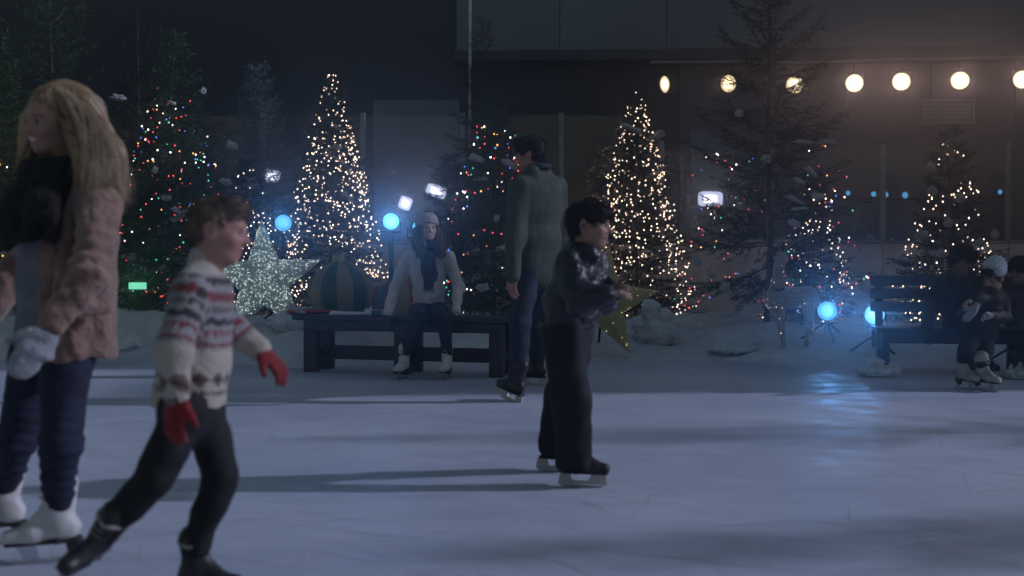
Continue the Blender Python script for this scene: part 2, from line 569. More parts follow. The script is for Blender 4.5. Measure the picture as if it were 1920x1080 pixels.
def boards(name, pts, label):
    r = thing(name, (pts[0][0], pts[0][1], 0), label, 'barrier')
    for (p, q) in zip(pts[:-1], pts[1:]):
        a = math.atan2(q[1] - p[1], q[0] - p[0]); R = Matrix.Rotation(a, 3, 'Z')
        L = math.hypot(q[0] - p[0], q[1] - p[1]); c = ((p[0] + q[0]) / 2, (p[1] + q[1]) / 2)
        MB().box((c[0], c[1], .745), (L - .012, .07, 1.09), R, .006).build('board_panel', M_BOARD, r)
        MB().box((c[0], c[1] - .004, .10), (L - .012, .085, .195), R, .006).build('kick_plate', M_KICK, r)
        MB().box((c[0], c[1], 1.315), (L - .006, .13, .045), R, .01).build('cap_rail', M_RAIL, r)
    return r
boards('dasher_board', A_PTS, 'straight run of rink boards behind the lit trees on the left and centre')
boards('dasher_board', B_PTS, 'pale rink boards turning towards the bench at the right')
def screen(pts, h, label, first):
    r = thing('glass_screen', (pts[0][0], pts[0][1], 1.34), label, 'glass screen')
    for i, p in enumerate(pts):
        if i == 0 and not first: continue
        hh = h if not (p == pts[-1] and first) else 2.96
        MB().box((p[0], p[1], (1.345 + hh) / 2), (.085, .06, hh - 1.345), None, .008).build('post', M_POST, r)
    for (p, q) in zip(pts[:-1], pts[1:]):
        a = math.atan2(q[1] - p[1], q[0] - p[0]); R = Matrix.Rotation(a, 3, 'Z')
        L = math.hypot(q[0] - p[0], q[1] - p[1])
        hg = h - .04
        MB().box(((p[0] + q[0]) / 2, (p[1] + q[1]) / 2, (1.345 + hg) / 2), (L - .10, .012, hg - 1.345), R).build('pane', M_GLASS, r)
    return r
screen(A_PTS, 3.42, 'tall glass screen with grey posts behind the trees and the standing man', True)
screen(B_PTS, 2.83, 'lower glass screen with grey posts behind the bench at the right', False)

# ---- tall thin pole behind the seated woman
p0 = W(881, 300, 17.9)
pl = MB().tube([(p0[0], 17.9, 0.1), (p0[0], 17.9, 6.2)], .022, 10)
tag(pl.build('pole', mat('galvanised pipe', (.35, .37, .42), .25, metal=.9), loc=(p0[0], 17.9, 0.1)), 'thin shiny vertical pole rising behind the tree left of the standing man', 'pole')

# ---- notices and lit panels on the wall
M_NOTICE = mat('faded notice board', (0.22, 0.20, 0.20), 0.7, vary=(9, .2))
M_FRAME = mat('notice frame', (0.32, 0.30, 0.30), 0.6)
for (px, py, w, h, lab) in ((1743, 210, 32, 44, 'narrow pale notice panel on the wall under the warm lamps'), (1795, 209, 60, 42, 'wide pale notice panel on the wall under the warm lamps')):
    c = on_wall(px, py, .10); k = c.y / 2200
    r = thing('notice_board', c, lab, 'notice board')
    MB().box(c, (w * k, .03, h * k), RW, .004).build('panel', M_NOTICE, r)
    fr = MB()
    for sx in (-1, 1): fr.box(c + RW @ Vector((sx * w * k / 2, -.01, 0)), (.025, .05, h * k + .03), RW)
    for sz in (-1, 1): fr.box(c + RW @ Vector((0, -.012, sz * h * k / 2)), (w * k - .03, .05, .025), RW)
    fr.build('frame', M_FRAME, r)
    for j in range(4):
        MB().box(c + RW @ Vector((0, -.019, h * k * (.3 - .18 * j))), (w * k * .8, .006, h * k * .09), RW).build('slat', M_FRAME, r)

def spot(name, loc, direction, color, power, size=math.radians(150), blend=.9, radius=.1, parent=None):
    d = bpy.data.lights.new(name, 'SPOT'); d.energy = power; d.color = color; d.spot_size = size; d.spot_blend = blend; d.shadow_soft_size = radius
    o = bpy.data.objects.new(name, d); COL.objects.link(o)
    o.rotation_euler = Vector(direction).to_track_quat('-Z', 'Y').to_euler()
    if parent is not None:
        o.parent = parent; o.location = Vector(loc) - root_loc(parent)
    else: o.location = loc
    return o
M_FLOOD = mat('flood lens', (.8, .8, .85), .4, emis=((0.72, 0.74, 1.0), 1.0))
M_HOUSING = mat('lamp housing', (0.02, 0.02, 0.024), 0.45, metal=.2)
def flood(px, py, w, h, roll, label, yaw=0.0):
    c = on_wall(px, py, .5); k = c.y / 2200
    r = thing('floodlight', c, label, 'floodlight', 'white floodlights on the back wall')
    R = RW @ Matrix.Rotation(yaw, 3, 'Z') @ Matrix.Rotation(roll, 3, 'Y')
    hw, hh = w * k / 2, h * k / 2
    MB().box(c + R @ Vector((0, .08, 0)), (w * k + .04, .12, h * k + .04), R, .03).build('housing', M_HOUSING, r)
    n = 28; V = [tuple(c + R @ Vector((0, -.012, 0)))]; hot = []
    for q_ in (.55, 1.0):
        for i in range(n):
            an = 2 * math.pi * i / n; ca, sa = math.cos(an), math.sin(an)
            V.append(tuple(c + R @ Vector((hw * q_ * math.copysign(abs(ca) ** .4, ca), -.012 + .012 * q_, hh * q_ * math.copysign(abs(sa) ** .4, sa)))))
    mobj('lens', V[:n + 1], [(0, 1 + (i + 1) % n, 1 + i) for i in range(n)], M_FLOODHOT, r)
    mobj('lens_rim', V[1:], [(i, (i + 1) % n, n + (i + 1) % n, n + i) for i in range(n)], M_FLOOD, r)
    for sx in (-1, 1):
        MB().box(c + R @ Vector((sx * (hw + .07), -.06, 0)), (.012, .16, hh * 1.9), R @ Matrix.Rotation(sx * -.7, 3, 'Z'), .003).build('barn_door', M_HOUSING, r)
    for sz in (-1, 1):
        MB().box(c + R @ Vector((0, -.06, sz * (hh + .07))), (hw * 1.9, .16, .012), R @ Matrix.Rotation(sz * .7, 3, 'X'), .003).build('barn_door', M_HOUSING, r)
    MB().tube([c + R @ Vector((0, .12, 0)), c + Vector((0, .42, 0))], .025).build('bracket', M_HOUSING, r)
    MB().tube([c + Vector((.02, .12, -hh)), c + Vector((.06, .3, -hh - .3)), c + Vector((.1, .42, -hh - .9))], .010, 6).build('cable', M_HOUSING, r)
    spot('spot', c + R @ Vector((0, -.04, 0)), Vector((-c.x, -c.y, CAMH - c.z)), (.8, .82, 1.0), 14, math.radians(30), radius=.05, parent=r)
    return r
M_FLOODHOT = mat('flood lens hot', (.8, .8, .85), .4, emis=((0.86, 0.86, 1.0), 3.0))
flood(508, 331, 36, 26, .22, 'white floodlight glowing through the dark tree left of the big lit tree')
flood(818, 358, 38, 22, .32, 'tilted white floodlight above the seated woman')
flood(760, 381, 24, 24, .35, 'small white floodlight right of the blue lamp')
flood(1332, 373, 46, 28, .02, 'bright white rectangular light left of the tall dark spruce')

# ---- warm lamps in a row on a pipe
M_WARM = mat('warm lamp lens', (.8, .7, .5), .4, emis=((1.0, 0.80, 0.50), 2.6))
M_WARMRIM = mat('warm lamp rim', (.8, .7, .5), .4, emis=((1.0, 0.80, 0.50), 1.9))
M_WARMDIM = mat('warm lamp dim rim', (.8, .7, .5), .4, emis=((1.0, 0.74, 0.42), 1.2))
M_WARMHOT = mat('warm lamp lens hot', (.8, .7, .5), .4, emis=((1.0, 0.86, 0.62), 4.0))
def par_can(name, c, aim, rad, lens_mat, label, group, power, color, mount=None, stand=None, length=.30, spot_r=.1, cone=150):
    aim = Vector(aim).normalized(); c = Vector(c)
    r = thing(name, c if stand is None else (stand[0], stand[1], stand[2]), label, 'lamp', group)
    # can: tapered shell with a rim, open at the front
    MB().lathe([(rad * 1.04, .03), (rad * 1.12, .03), (rad * 1.12, 0.0), (rad * 1.10, -.06), (rad * 1.0, -length * .6), (rad * .55, -length), (0.001, -length)], c, aim, 28).build('can', M_HOUSING, r, True)
    MB().lathe([(0.001, .014), (rad * .35, .013), (rad * .66, .009)], c, aim, 28).build('bulb', lens_mat[0], r, True)
    MB().lathe([(rad * .66, .009), (rad * .85, .003), (rad * 1.03, -.012)], c, aim, 28).build('lens', lens_mat[1], r, True)
    side = aim.cross(Vector((0, 0, 1))).normalized()
    up = Vector((0, 0, 1))
    yk = MB()
    e = rad * 1.22; back = c - aim * length * .35
    sg = 1 if mount is not None else -1
    yk.tube([back + side * e, back + side * e + up * sg * e * 1.1, back - side * e + up * sg * e * 1.1, back - side * e], .012, 6)
    yk.build('yoke', M_HOUSING, r)
    if mount is not None:
        MB().tube([back + up * e * 1.1, (back.x, back.y, mount)], .014, 8).build('clamp', M_HOUSING, r)
    if stand is not None:
        top = back - up * e * 1.1
        MB().tube([top, (top.x, top.y, stand[2] + .1)], .028, 10).build('stand_pole', M_HOUSING, r)
        for k in range(3):
            an = k * 2.094 + .5
            MB().tube([(top.x, top.y, stand[2] + .22), (top.x + .3 * math.cos(an), top.y + .3 * math.sin(an), stand[2] + .012)], .013, 6).build('leg', M_HOUSING, r)
    spot('spot', c + aim * .05, aim, color, power, math.radians(cone), radius=spot_r, parent=r)
    return r
row = [(1247, 158, .7, 0), (1366, 157, .3, 0), (1490, 159, .1, 0), (1602, 156, 0, 1), (1690, 153, 0, 1), (1800, 151, 0, 1), (1917, 149, 0, 1)]
names = ['half turned warm lamp, first of the row above the right lit tree', 'warm lamp broken up by twigs left of the tall spruce', 'warm lamp just right of the tall spruce trunk', 'round warm lamp, first clear one right of the spruce', 'round warm lamp above the gap left of the notices', 'round warm lamp above the wide notice panel', 'warm lamp cut by the right edge of the picture']
pipe_pts = []
for (px, py, turn, hot), lab in zip(row, names):
    c = on_wall(px, py, 1.3)
    aim = Vector((-c.x, -c.y, 1.2 - c.z)).normalized()
    if turn: aim = (Matrix.Rotation(-turn * 1.25, 3, 'Z') @ aim)
    zp = c.z + .40
    pipe_pts.append((c.x, c.y + .06, zp))
    par_can('warm_lamp', c, aim, .145, (M_WARMHOT, M_WARMRIM) if hot else (M_WARM, M_WARMDIM), lab, 'warm lamps hung in a row', 21 if hot else 8, (1.0, 0.64, 0.50), mount=zp, length=.32, cone=46)
pp = [Vector(pipe_pts[0]) + Vector((-.25, 0, 0))] + [Vector(p) for p in pipe_pts] + [Vector(pipe_pts[-1]) + Vector((2.2, -.1, .02))]
rig = thing('lamp_pipe', pp[0], 'horizontal pipe carrying the row of warm lamps', 'pipe')
MB().tube(pp, .024, 10).build('pipe', mat('dull pipe', (.30, .29, .29), .4, metal=.6), rig)
for p in pp[1::2]:
    MB().tube([p + Vector((0, .02, 0)), (p.x, wall_y(p.x) - .3, p.z + .22)], .014, 6).build('bracket', M_HOUSING, rig)

# ---- blue lamps on stands
M_BLUE = mat('blue lamp lens', (.1, .4, .6), .3, emis=((0.26, 0.78, 1.0), 1.25))
M_BLUEDIM = mat('blue lamp lens dim', (.1, .4, .6), .3, emis=((0.14, 0.55, 0.95), 0.95))
M_BLUERIM = mat('blue lamp rim', (.1, .4, .6), .3, emis=((0.16, 0.64, 1.0), 1.1))
M_BLUEDIMRIM = mat('blue lamp dim rim', (.1, .4, .6), .3, emis=((0.10, 0.46, 0.86), 0.9))
BLUE = (0.12, 0.42, 1.0)
blues = [(531, 418, 13.6, .092, (-.05, -1, 0), M_BLUEDIM, 24, 'blue lamp behind the silver star, partly hidden by twigs'),
         (733, 415, 13.4, .092, (.0, -1, -.02), M_BLUE, 48, 'round blue lamp on a stand left of the seated woman'),
         (785, 427, 13.2, .085, (.55, -1, 0), M_BLUE, 4, 'blue lamp almost hidden behind the seated woman'),
         (1551, 583, 12.9, .10, (-.1, -1, -.03), M_BLUEDIM, 36, 'low blue lamp beside the reindeer'),
         (1640, 590, 12.2, .098, (-.05, -1, -.05), M_BLUE, 52, 'low blue lamp cut in half by the right bench post'),
         (1917, 592, 11.6, .09, (.3, -1, -.05), M_BLUE, 26, 'low blue lamp at the right edge of the picture')]
for (px, py, d, r_, aim, lm, pw, lab) in blues:
    c = W(px, py, d)
    aim = tuple(Vector(aim).normalized() * .25 + Vector((-c[0], -c[1], CAMH - c[2] - .15)).normalized()) if abs(aim[0]) < .2 else aim
    gz = max(0.0, bank_h(c[0], c[1] + .1))
    par_can('blue_lamp', c, aim, r_, (lm, M_BLUERIM if lm is M_BLUE else M_BLUEDIMRIM), lab, 'blue lamps on stands', pw, BLUE, stand=(c[0], c[1], gz), length=.2, spot_r=.06, cone=26 if c[2] > 1 else 34)
# small blue lamps on a rail behind the glass
rl = on_wall(1590, 372, .35)
small = [(1590, 362, .045), (1638, 364, .05), (1661, 365, .05), (1697, 366, .058), (1875, 360, .045)]
a_, b_ = on_wall(1570, 373, .3), on_wall(1900, 371, .3)
rr_ = thing('lamp_rail', a_, 'dark rail behind the glass that carries small blue lamps', 'rail')
MB().tube([a_, b_], .02, 8).build('rail', M_HOUSING, rr_)
for p in (a_, b_): MB().tube([p, p + Vector((0, .3, 0))], .018, 6).build('bracket', M_HOUSING, rr_)
M_BLUESM = mat('small blue lens', (.1, .3, .5), .3, emis=((0.12, 0.50, 0.95), 0.75))
for i, (px, py, r_) in enumerate(small):
    c = on_wall(px, py, .38)
    r = thing('small_lamp', c, ['smallest blue lamp behind the glass, first from the tall spruce', 'small blue lamp left of the glass screen post', 'small blue lamp just right of the glass screen post', 'largest of the small blue lamps behind the glass', 'small blue lamp behind the glass right of the warm lit tree'][i], 'lamp', 'small blue lamps behind the glass')
    MB().lathe([(.001, -.09), (r_ * .7, -.08), (r_ * 1.1, -.02), (r_ * 1.12, .012), (r_ * 1.0, .012)], c, (0, -1, 0), 16).build('can', M_HOUSING, r, True)
    MB().lathe([(.001, .006), (r_ * .6, .004), (r_ * 1.0, -.004)], c, (0, -1, 0), 16).build('lens', M_BLUESM, r, True)
# little green light at the foot of the left tree
c = W(258, 536, 13.9)
gl = thing('green_light', (c[0], c[1], bank_h(c[0], c[1])), 'small green rectangular light low in the left tree', 'lamp')
MB().box((c[0], c[1] + .05, c[2]), (.24, .09, .11), None, .01).build('housing', M_HOUSING, gl)
MB().box((c[0], c[1], c[2]), (.21, .012, .08), None, .003).build('lens', mat('green lens', (.2, .6, .4), .4, emis=((0.25, 0.95, 0.62), .8)), gl)
MB().tube([(c[0], c[1] + .05, c[2] - .05), (c[0], c[1] + .05, bank_h(c[0], c[1]))], .015, 6).build('stake', M_HOUSING, gl)
spot('spot', (c[0], c[1] - .05, c[2]), (0.1, -.6, .6), (.25, 1, .5), 2.2, radius=.05, parent=gl)

# ================================================================== TREES
M_NEEDLE = mat('spruce needles', (0.030, 0.050, 0.032), 0.6, spec=.25, vary=(3, .35))
M_NEEDLE2 = mat('dark spruce needles', (0.018, 0.027, 0.022), 0.6, spec=.25, vary=(3, .35))
M_FROST = mat('frosted needles', (0.13, 0.15, 0.17), 0.7, vary=(5, .3))
M_GREENER = mat('leafy green needles', (0.04, 0.085, 0.03), 0.6, vary=(3, .35))
M_BARK = mat('spruce bark', (0.09, 0.07, 0.055), 0.9, vary=(14, .3), bump=(30, .6), stretch=(1, 1, .25))
def make_spruce(H, R, seed, step=.115, per=7, tw=.055, dens=.011, up=.5, blade=.05, start=.06, power=.85, wid=.009):
    """returns (trunk mesh, crown mesh, list of bough points)"""
    r = np.random.RandomState(seed)
    tk = MB(); n = 9
    tk.tube([(.02 * math.sin(i * 1.3 + seed), .02 * math.cos(i * 1.7), H * i / n) for i in range(n + 1)], [max(.006, .022 * H / 3 * (1 - i / n) + .006) for i in range(n + 1)], 8)
    S, D, Ln = [], [], []
    stems = []; pts = []
    z = H * start
    while z < H * .985:
        k = z / H
        m = max(3, int(per * (1 - .35 * k)))
        a0 = r.rand() * 6.28
        for j in range(m):
            az = a0 + 6.283 * (j + .5 * r.rand()) / m
            L = R * (1 - k) ** power * (.72 + .42 * r.rand()) + .05
            el = -.22 + up * k * 1.5 + .15 * r.randn()
            o = np.array([math.cos(az), math.sin(az), 0])
            b0 = np.array([0, 0, z + .04 * r.randn()])
            nseg = 6; P = [b0]
            for s in range(1, nseg + 1):
                t = s / nseg
                P.append(b0 + o * L * t * math.cos(el) + np.array([0, 0, L * (math.sin(el) * t - .18 * t + .20 * t * t)]) + r.randn(3) * .012 * L)
            P = np.array(P); stems.append((P, L))
            pts.append(P[-1]); pts.append(P[-3])
            side = np.array([-o[1], o[0], 0])
            nt = max(3, int(L / tw))
            for q in range(nt):
                t = .12 + .88 * (q + r.rand() * .6) / nt
                i0 = min(nseg - 1, int(t * nseg)); fr = t * nseg - i0
                p = P[i0] * (1 - fr) + P[i0 + 1] * fr
                fw = nrm(P[i0 + 1] - P[i0])
                for sg in (-1, 1):
                    tl = (.30 * L * (1 - t) + .06 + .05 * r.rand())
                    d = nrm(fw * (.75 + .3 * r.rand()) + side * sg * (.75) + np.array([0, 0, -.22 + .25 * r.randn()]))
                    S.append(p); D.append(d); Ln.append(tl)
            S.append(P[-2]); D.append(nrm(P[-1] - P[-2])); Ln.append(np.linalg.norm(P[-1] - P[-2]) + .06)
            if L > .3:
                S.append(P[2]); D.append(nrm(P[-1] - P[2])); Ln.append(np.linalg.norm(P[-1] - P[2]))
        z += step * (.8 + .4 * r.rand()) * (1 - .35 * k)
    S.append(np.array([0, 0, H * .93])); D.append(np.array([0, 0, 1.])); Ln.append(H * .085)
    S = np.array(S); D = np.array(D); Ln = np.array(Ln)
    cnt = np.maximum(4, (Ln / dens).astype(int))
    rep = np.repeat(np.arange(len(S)), cnt)
    t = r.rand(len(rep))
    base = S[rep] + D[rep] * (Ln[rep] * t)[:, None]
    base[:, 2] -= .10 * (Ln[rep] * t) ** 2 / .3
    rv = r.normal(size=(len(rep), 3)); rv[:, 2] = rv[:, 2] * .7 + .15
    dr = D[rep] * .75 + rv / np.linalg.norm(rv, axis=1)[:, None] * .75
    dr /= np.linalg.norm(dr, axis=1)[:, None]
    w = np.cross(dr, r.normal(size=dr.shape)); w /= np.linalg.norm(w, axis=1)[:, None] + 1e-9
    ln = blade * (.6 + .7 * r.rand(len(rep)))
    A = base + w * (wid * .5); B = base - w * (wid * .5); C = base + dr * ln[:, None]
    V = np.stack([A, B, C], 1).reshape(-1, 3)
    T = np.arange(len(V)).reshape(-1, 3)
    # branch stems as thin prisms
    SV, SF = [], []
    nv = len(V)
    for P, L in stems:
        for i in range(0, 6, 2):
            a, b = P[i], P[i + 2]
            ra, rb = .010 * L * (1 - i / 7) + .002, .010 * L * (1 - (i + 2) / 7) + .002
            k0 = nv + len(SV)
            for (c_, rr) in ((a, ra), (b, rb)):
                for q in range(3):
                    an = q * 2.094
                    SV.append(c_ + np.array([rr * math.cos(an) * .7, rr * math.sin(an) * .7, rr * (1 if q == 0 else -.5)]))
            for q in range(3):
                q2 = (q + 1) % 3
                SF.append((k0 + q, k0 + q2, k0 + 3 + q2)); SF.append((k0 + q, k0 + 3 + q2, k0 + 3 + q))
    V = np.concatenate([V, np.array(SV)]); nT = len(T); T = np.concatenate([T, np.array(SF)])
    mi = np.zeros(len(T), int); mi[nT:] = 1
    return tk, V, T, mi, np.array(pts), len(T)

PROTO = {}
def proto(key, **kw):
    tk, V, T, mi, pts, n = make_spruce(**kw)
    tm = raw_mesh('trunk', np.array(tk.v), tk.f, M_BARK)
    PROTO[key] = (tm, V, T, mi, pts, kw['H'], kw['R'])
proto('full', H=3.2, R=.85, seed=3)
proto('full2', H=3.0, R=.95, seed=8, per=7)
proto('tall', H=5.4, R=1.35, seed=5, step=.24, per=6, tw=.085, dens=.013, up=.75, blade=.06, power=.72, start=.10, wid=.010)
proto('small', H=2.0, R=.65, seed=13, step=.1, per=7, tw=.05)
CROWN = {}
SNOWB = [blob_mesh('snow_clump', s, M_SNOWTREE, .5, 3) for s in (1, 2, 3, 4)]
def tree(key, name, base, scale, label, crown_mat, rot=0.0, snow=8, snow_at=(), seed=1, group='spruce trees around the rink', zs=1.0):
    tm, V, T, mi, pts, H, R = PROTO[key]
    ck = (key, crown_mat.name)
    if ck not in CROWN:
        CROWN[ck] = raw_mesh('crown', V, T, [crown_mat, M_BARK], smooth=False, midx=mi)
    r = thing(name, base, label, 'tree', group)
    r.rotation_euler = (0, 0, rot); r.scale = (scale, scale, scale * zs)
    link('trunk', tm, r); link('crown', CROWN[ck], r)
    q = random.Random(seed)
    M = Matrix.Rotation(rot, 3, 'Z')
    cand = [p for p in pts if (M @ Vector(p)).y < .15 and p[2] < H * .9]
    for i in range(snow):
        p = q.choice(cand)
        o = link('snow_clump', q.choice(SNOWB), r)
        s_ = q.uniform(.035, .085)
        o.location = (p[0], p[1], p[2] + .01); o.scale = (s_ * q.uniform(1, 1.9), s_, s_ * q.uniform(.7, 1.5)); o.rotation_euler = (q.uniform(-.5, .5), q.uniform(-.7, .7), q.uniform(0, 6))
    inv = Matrix.Rotation(-rot, 3, 'Z')
    for (wp, sx, sz, ry) in snow_at:
        o = link('snow_clump', q.choice(SNOWB), r)
        l = inv @ (Vector(wp) - Vector(base)); o.location = (l.x / scale, l.y / scale, l.z / scale / zs)
        o.scale = (sx * .85 / scale, max(.06, sz * .8) / scale, sz * 1.3 / scale); o.rotation_euler = (0, ry, -rot)
    return r

def bulb_col(name, c, s): return mat('bulb ' + name, c, .4, emis=(c, s))
B_WARM = bulb_col('warm', (1.0, 0.70, 0.51), 5.0)
B_COOL = bulb_col('cool', (1.0, 0.86, 0.74), 6.0)
B_RED = bulb_col('red', (1.0, 0.08, 0.10), 2.2)
B_GREEN = bulb_col('green', (0.12, 0.9, 0.5), 1.6)
B_BLUE = bulb_col('blue', (0.10, 0.25, 1.0), 2.0)
B_AMBER = bulb_col('amber', (1.0, 0.42, 0.10), 3.0)
SETS = {'warm': [B_WARM], 'multi': [B_RED, B_RED, B_GREEN, B_BLUE, B_AMBER, B_COOL, B_RED, B_COOL], 'mixwarm': [B_WARM, B_WARM, B_WARM, B_WARM, B_RED, B_COOL]}
def lights(base, H, R, z0, z1, n, kind, label, seed=1, rb=.0088, turns=14, power=.85, cols_pick=None, mask=None, spread=1.0):
    """a string of lights wound round a cone"""
    q = random.Random(seed)
    ms = SETS[kind]; uniq = list(dict.fromkeys(ms))
    V = []; Fc = []; mi = []; path = []
    for i in range(n):
        # strands zigzag over the cone: even over its surface, in short runs of neighbours
        if i % 5 == 0 or not path:
            u_ = q.random(); zz_ = z0 + (z1 - z0) * (1 - (1 - u_) ** .60); ph = q.uniform(0, 6.283); st = q.choice((-1, 1)); sl = q.uniform(-.09, .09)
        else:
            zz_ = min(z1, max(z0, zz_ + sl + q.uniform(-.06, .06)))
            ph += st * q.uniform(.05, .15) / max(.12, R * (1 - zz_ / H))
        rr = R * max(.02, (1 - zz_ / H)) ** power * q.uniform(.72, 1.08) * spread + .02
        p = Vector((rr * math.cos(ph), rr * math.sin(ph), zz_ - .10 * rr))
        if mask and not mask(p): continue
        b = rb * q.uniform(.75, 1.15)
        k = len(V)
        for d in ((1, 0, 0), (-1, 0, 0), (0, 1, 0), (0, -1, 0), (0, 0, 1.25), (0, 0, -1.25)):
            V.append(p + Vector(d) * b)
        for a in ((0, 2, 4), (2, 1, 4), (1, 3, 4), (3, 0, 4), (2, 0, 5), (1, 2, 5), (3, 1, 5), (0, 3, 5)):
            Fc.append(tuple(k + x for x in a)); mi.append(uniq.index(q.choice(ms)))
        path.append(p)
        c_ = mi[-1]
        for j in range(8): mi[-1 - j] = c_
    r = thing('light_string', base, label, 'string lights', 'strings of lights on the trees')
    me = raw_mesh('bulb', np.array([tuple(v) for v in V]), Fc, uniq, True, mi)
    o = link('bulb', me, r, 'stuff')
    w = MB()
    for a, b in zip(path[:-1], path[1:]):
        if (a - b).length < .5:
            w.tube([a - Vector((0, 0, .012)), (a + b) / 2 - Vector((0, 0, .05)), b - Vector((0, 0, .012))], .0025, 3, False)
    me2 = raw_mesh('wire', np.array(w.v), w.f, mat('green wire', (.01, .02, .012), .6))
    link('wire', me2, r, 'stuff')
    return r

def gbase(px, d, sink=.05):
    x = (px - 960) / 2200 * d
    return (x, d, max(0, bank_h(x, d)) - sink)
# big white-lit tree left of the seated woman
b = gbase(622, 16.0); tree('full', 'spruce_tree', b, 1.02, 'cone shaped spruce thick with warm white lights left of the seated woman', M_NEEDLE, .4, 5, seed=2)
lights(b, 3.34, .86, .22, 3.26, 860, 'warm', 'dense warm white lights wound round the big tree left of the seated woman', 4)
# its twin right of the boy in black
b = gbase(1192, 16.0); tree('full', 'spruce_tree', b, .99, 'cone shaped spruce thick with warm white lights behind the boy in black', M_NEEDLE, 2.2, 7, seed=5)
lights(b, 3.22, .84, .02, 3.16, 800, 'warm', 'dense warm white lights wound round the tree behind the boy in black', 9)
# multicolour tree at the left
b = gbase(325, 15.0); tree('full2', 'spruce_tree', b, 1.2, 'wide dark spruce with coloured lights between the blonde woman and the running boy', M_GREENER, 1.0, 3, seed=7,
     snow_at=[(W(222, 184, 14.2), .10, .06, .1), (W(322, 193, 14.3), .05, .04, .3), (W(435, 275, 14.4), .08, .10, 0), (W(380, 172, 14.6), .04, .07, .6), (W(312, 372, 14), .06, .06, 0), (W(330, 395, 14), .07, .05, .5), (W(290, 320, 14), .03, .08, .3)])
lights(b, 3.5, 1.05, .1, 3.2, 300, 'multi', 'sparse red green and blue lights on the wide tree at the left', 21, rb=.0095)
# multicolour tree in the middle
b = gbase(925, 13.6); tree('full', 'spruce_tree', b, .87, 'dark spruce with coloured lights and snow tufts behind the standing man', M_GREENER, 3.0, 4, seed=11,
     snow_at=[(W(893, 298, 12.9), .09, .07, .2), (W(955, 308, 12.9), .11, .07, .5), (W(931, 410, 12.8), .03, .08, .1), (W(905, 540, 12.7), .07, .08, 0)])
lights(b, 2.85, .80, .05, 2.65, 260, 'multi', 'coloured lights on the tree between the seated woman and the standing man', 33, rb=.010)
# warm tree at the far right
b = gbase(1782, 14.6); tree('small', 'spruce_tree', b, 1.22, 'short spruce with scattered warm lights and baubles behind the right bench', M_NEEDLE2, .7, 3, seed=15)
lights(b, 2.5, .80, .2, 2.3, 230, 'warm', 'scattered warm lights on the short tree behind the right bench', 41, rb=.0095, turns=8)
# small white-lit tree behind the silver star
b = gbase(462, 15.6); tree('small', 'spruce_tree', b, 1.02, 'small spruce with tiny white lights behind the silver star', M_NEEDLE2, 2.1, 4, seed=17)
lights(b, 2.1, .72, .1, 1.95, 200, 'warm', 'tiny white lights on the small tree behind the silver star', 51, rb=.008, turns=9)
# frosted tree
b = gbase(484, 17.2); tree('full2', 'spruce_tree', b, 1.07, 'unlit grey frosted spruce left of the big lit tree', M_FROST, .2, 1, seed=19, zs=1.1)
# tall sparse spruce
b = gbase(1442, 14.6); tree('tall', 'spruce_tree', b, 1.0, 'tall thin spruce with open boughs and snow right of centre', M_NEEDLE2, .9, 0, seed=23,
     snow_at=[(W(1517, 267, 13.9), .22, .035, .05), (W(1555, 266, 13.9), .10, .045, .1), (W(1386, 213, 14), .05, .09, .4), (W(1520, 322, 13.8), .10, .06, .6), (W(1435, 300, 13.9), .07, .10, 0), (W(1498, 340, 13.7), .09, .05, .5), (W(1490, 375, 13.7), .13, .04, .4), (W(1498, 392, 13.7), .11, .03, -.1), (W(1533, 370, 13.7), .08, .07, 0),
              (W(1308, 490, 13.7), .05, .14, -.5), (W(1335, 515, 13.7), .05, .12, -.6), (W(1360, 540, 13.6), .06, .12, .3), (W(1368, 592, 13.6), .12, .035, -.15), (W(1470, 452, 13.6), .11, .03, 0), (W(1418, 452, 13.6), .11, .03, 0), (W(1490, 420, 13.6), .08, .08, .5)])
lights(b, 5.4, 1.25, .35, 2.6, 150, 'multi', 'coloured lights on the lower boughs of the tall spruce', 61, rb=.0095, turns=7, power=.7)
b = gbase(1525, 15.4); tree('small', 'spruce_tree', b, .98, 'low spruce with warm lights between the tall spruce and the right bench', M_NEEDLE2, 1.9, 4, seed=29)
lights(b, 2.0, .70, .0, 1.9, 170, 'mixwarm', 'warm lights on the low tree right of the tall spruce', 71, rb=.009, turns=8)
# far left and dark background trees
b = gbase(-10, 14.2); tree('full2', 'spruce_tree', b, 1.15, 'dark spruce with coloured lights behind the blonde woman at the left edge', M_GREENER, 2.6, 2, seed=31)
lights(b, 3.3, 1.05, .3, 2.9, 130, 'multi', 'coloured lights on the tree at the left edge behind the blonde woman', 81, rb=.010)
b = gbase(95, 17.2); tree('tall', 'spruce_tree', b, 1.06, 'very tall dark spruce at the upper left corner', M_GREENER, 2.9, 0, seed=37)
b = gbase(905, 17.4); tree('tall', 'spruce_tree', b, .80, 'tall unlit spruce behind the pole and the coloured middle tree', M_NEEDLE2, 4.2, 0, seed=43)
b = gbase(258, 17.6); tree('tall', 'spruce_tree', b, .85, 'tall unlit spruce rising behind the wide coloured tree', M_NEEDLE2, 1.2, 0, seed=47)
b = gbase(842, 16.6); tree('small', 'spruce_tree', b, 1.12, 'small unlit spruce behind the seated woman in front of the white floodlights', M_NEEDLE2, .5, 0, seed=53)
# unseen spruces added beyond the right edge to streak the ice with shadow
tree('full2', 'spruce_tree', (6.7, 4.72, -.03), 1.1, 'added broad spruce out of view at the right, shading the near ice', M_NEEDLE2, .8, 0, seed=58)
tree('tall', 'spruce_tree', (8.3, 7.55, -.03), .84, 'added tall spruce out of view at the right, streaking the ice with shadow', M_NEEDLE2, .3, 0, seed=57)
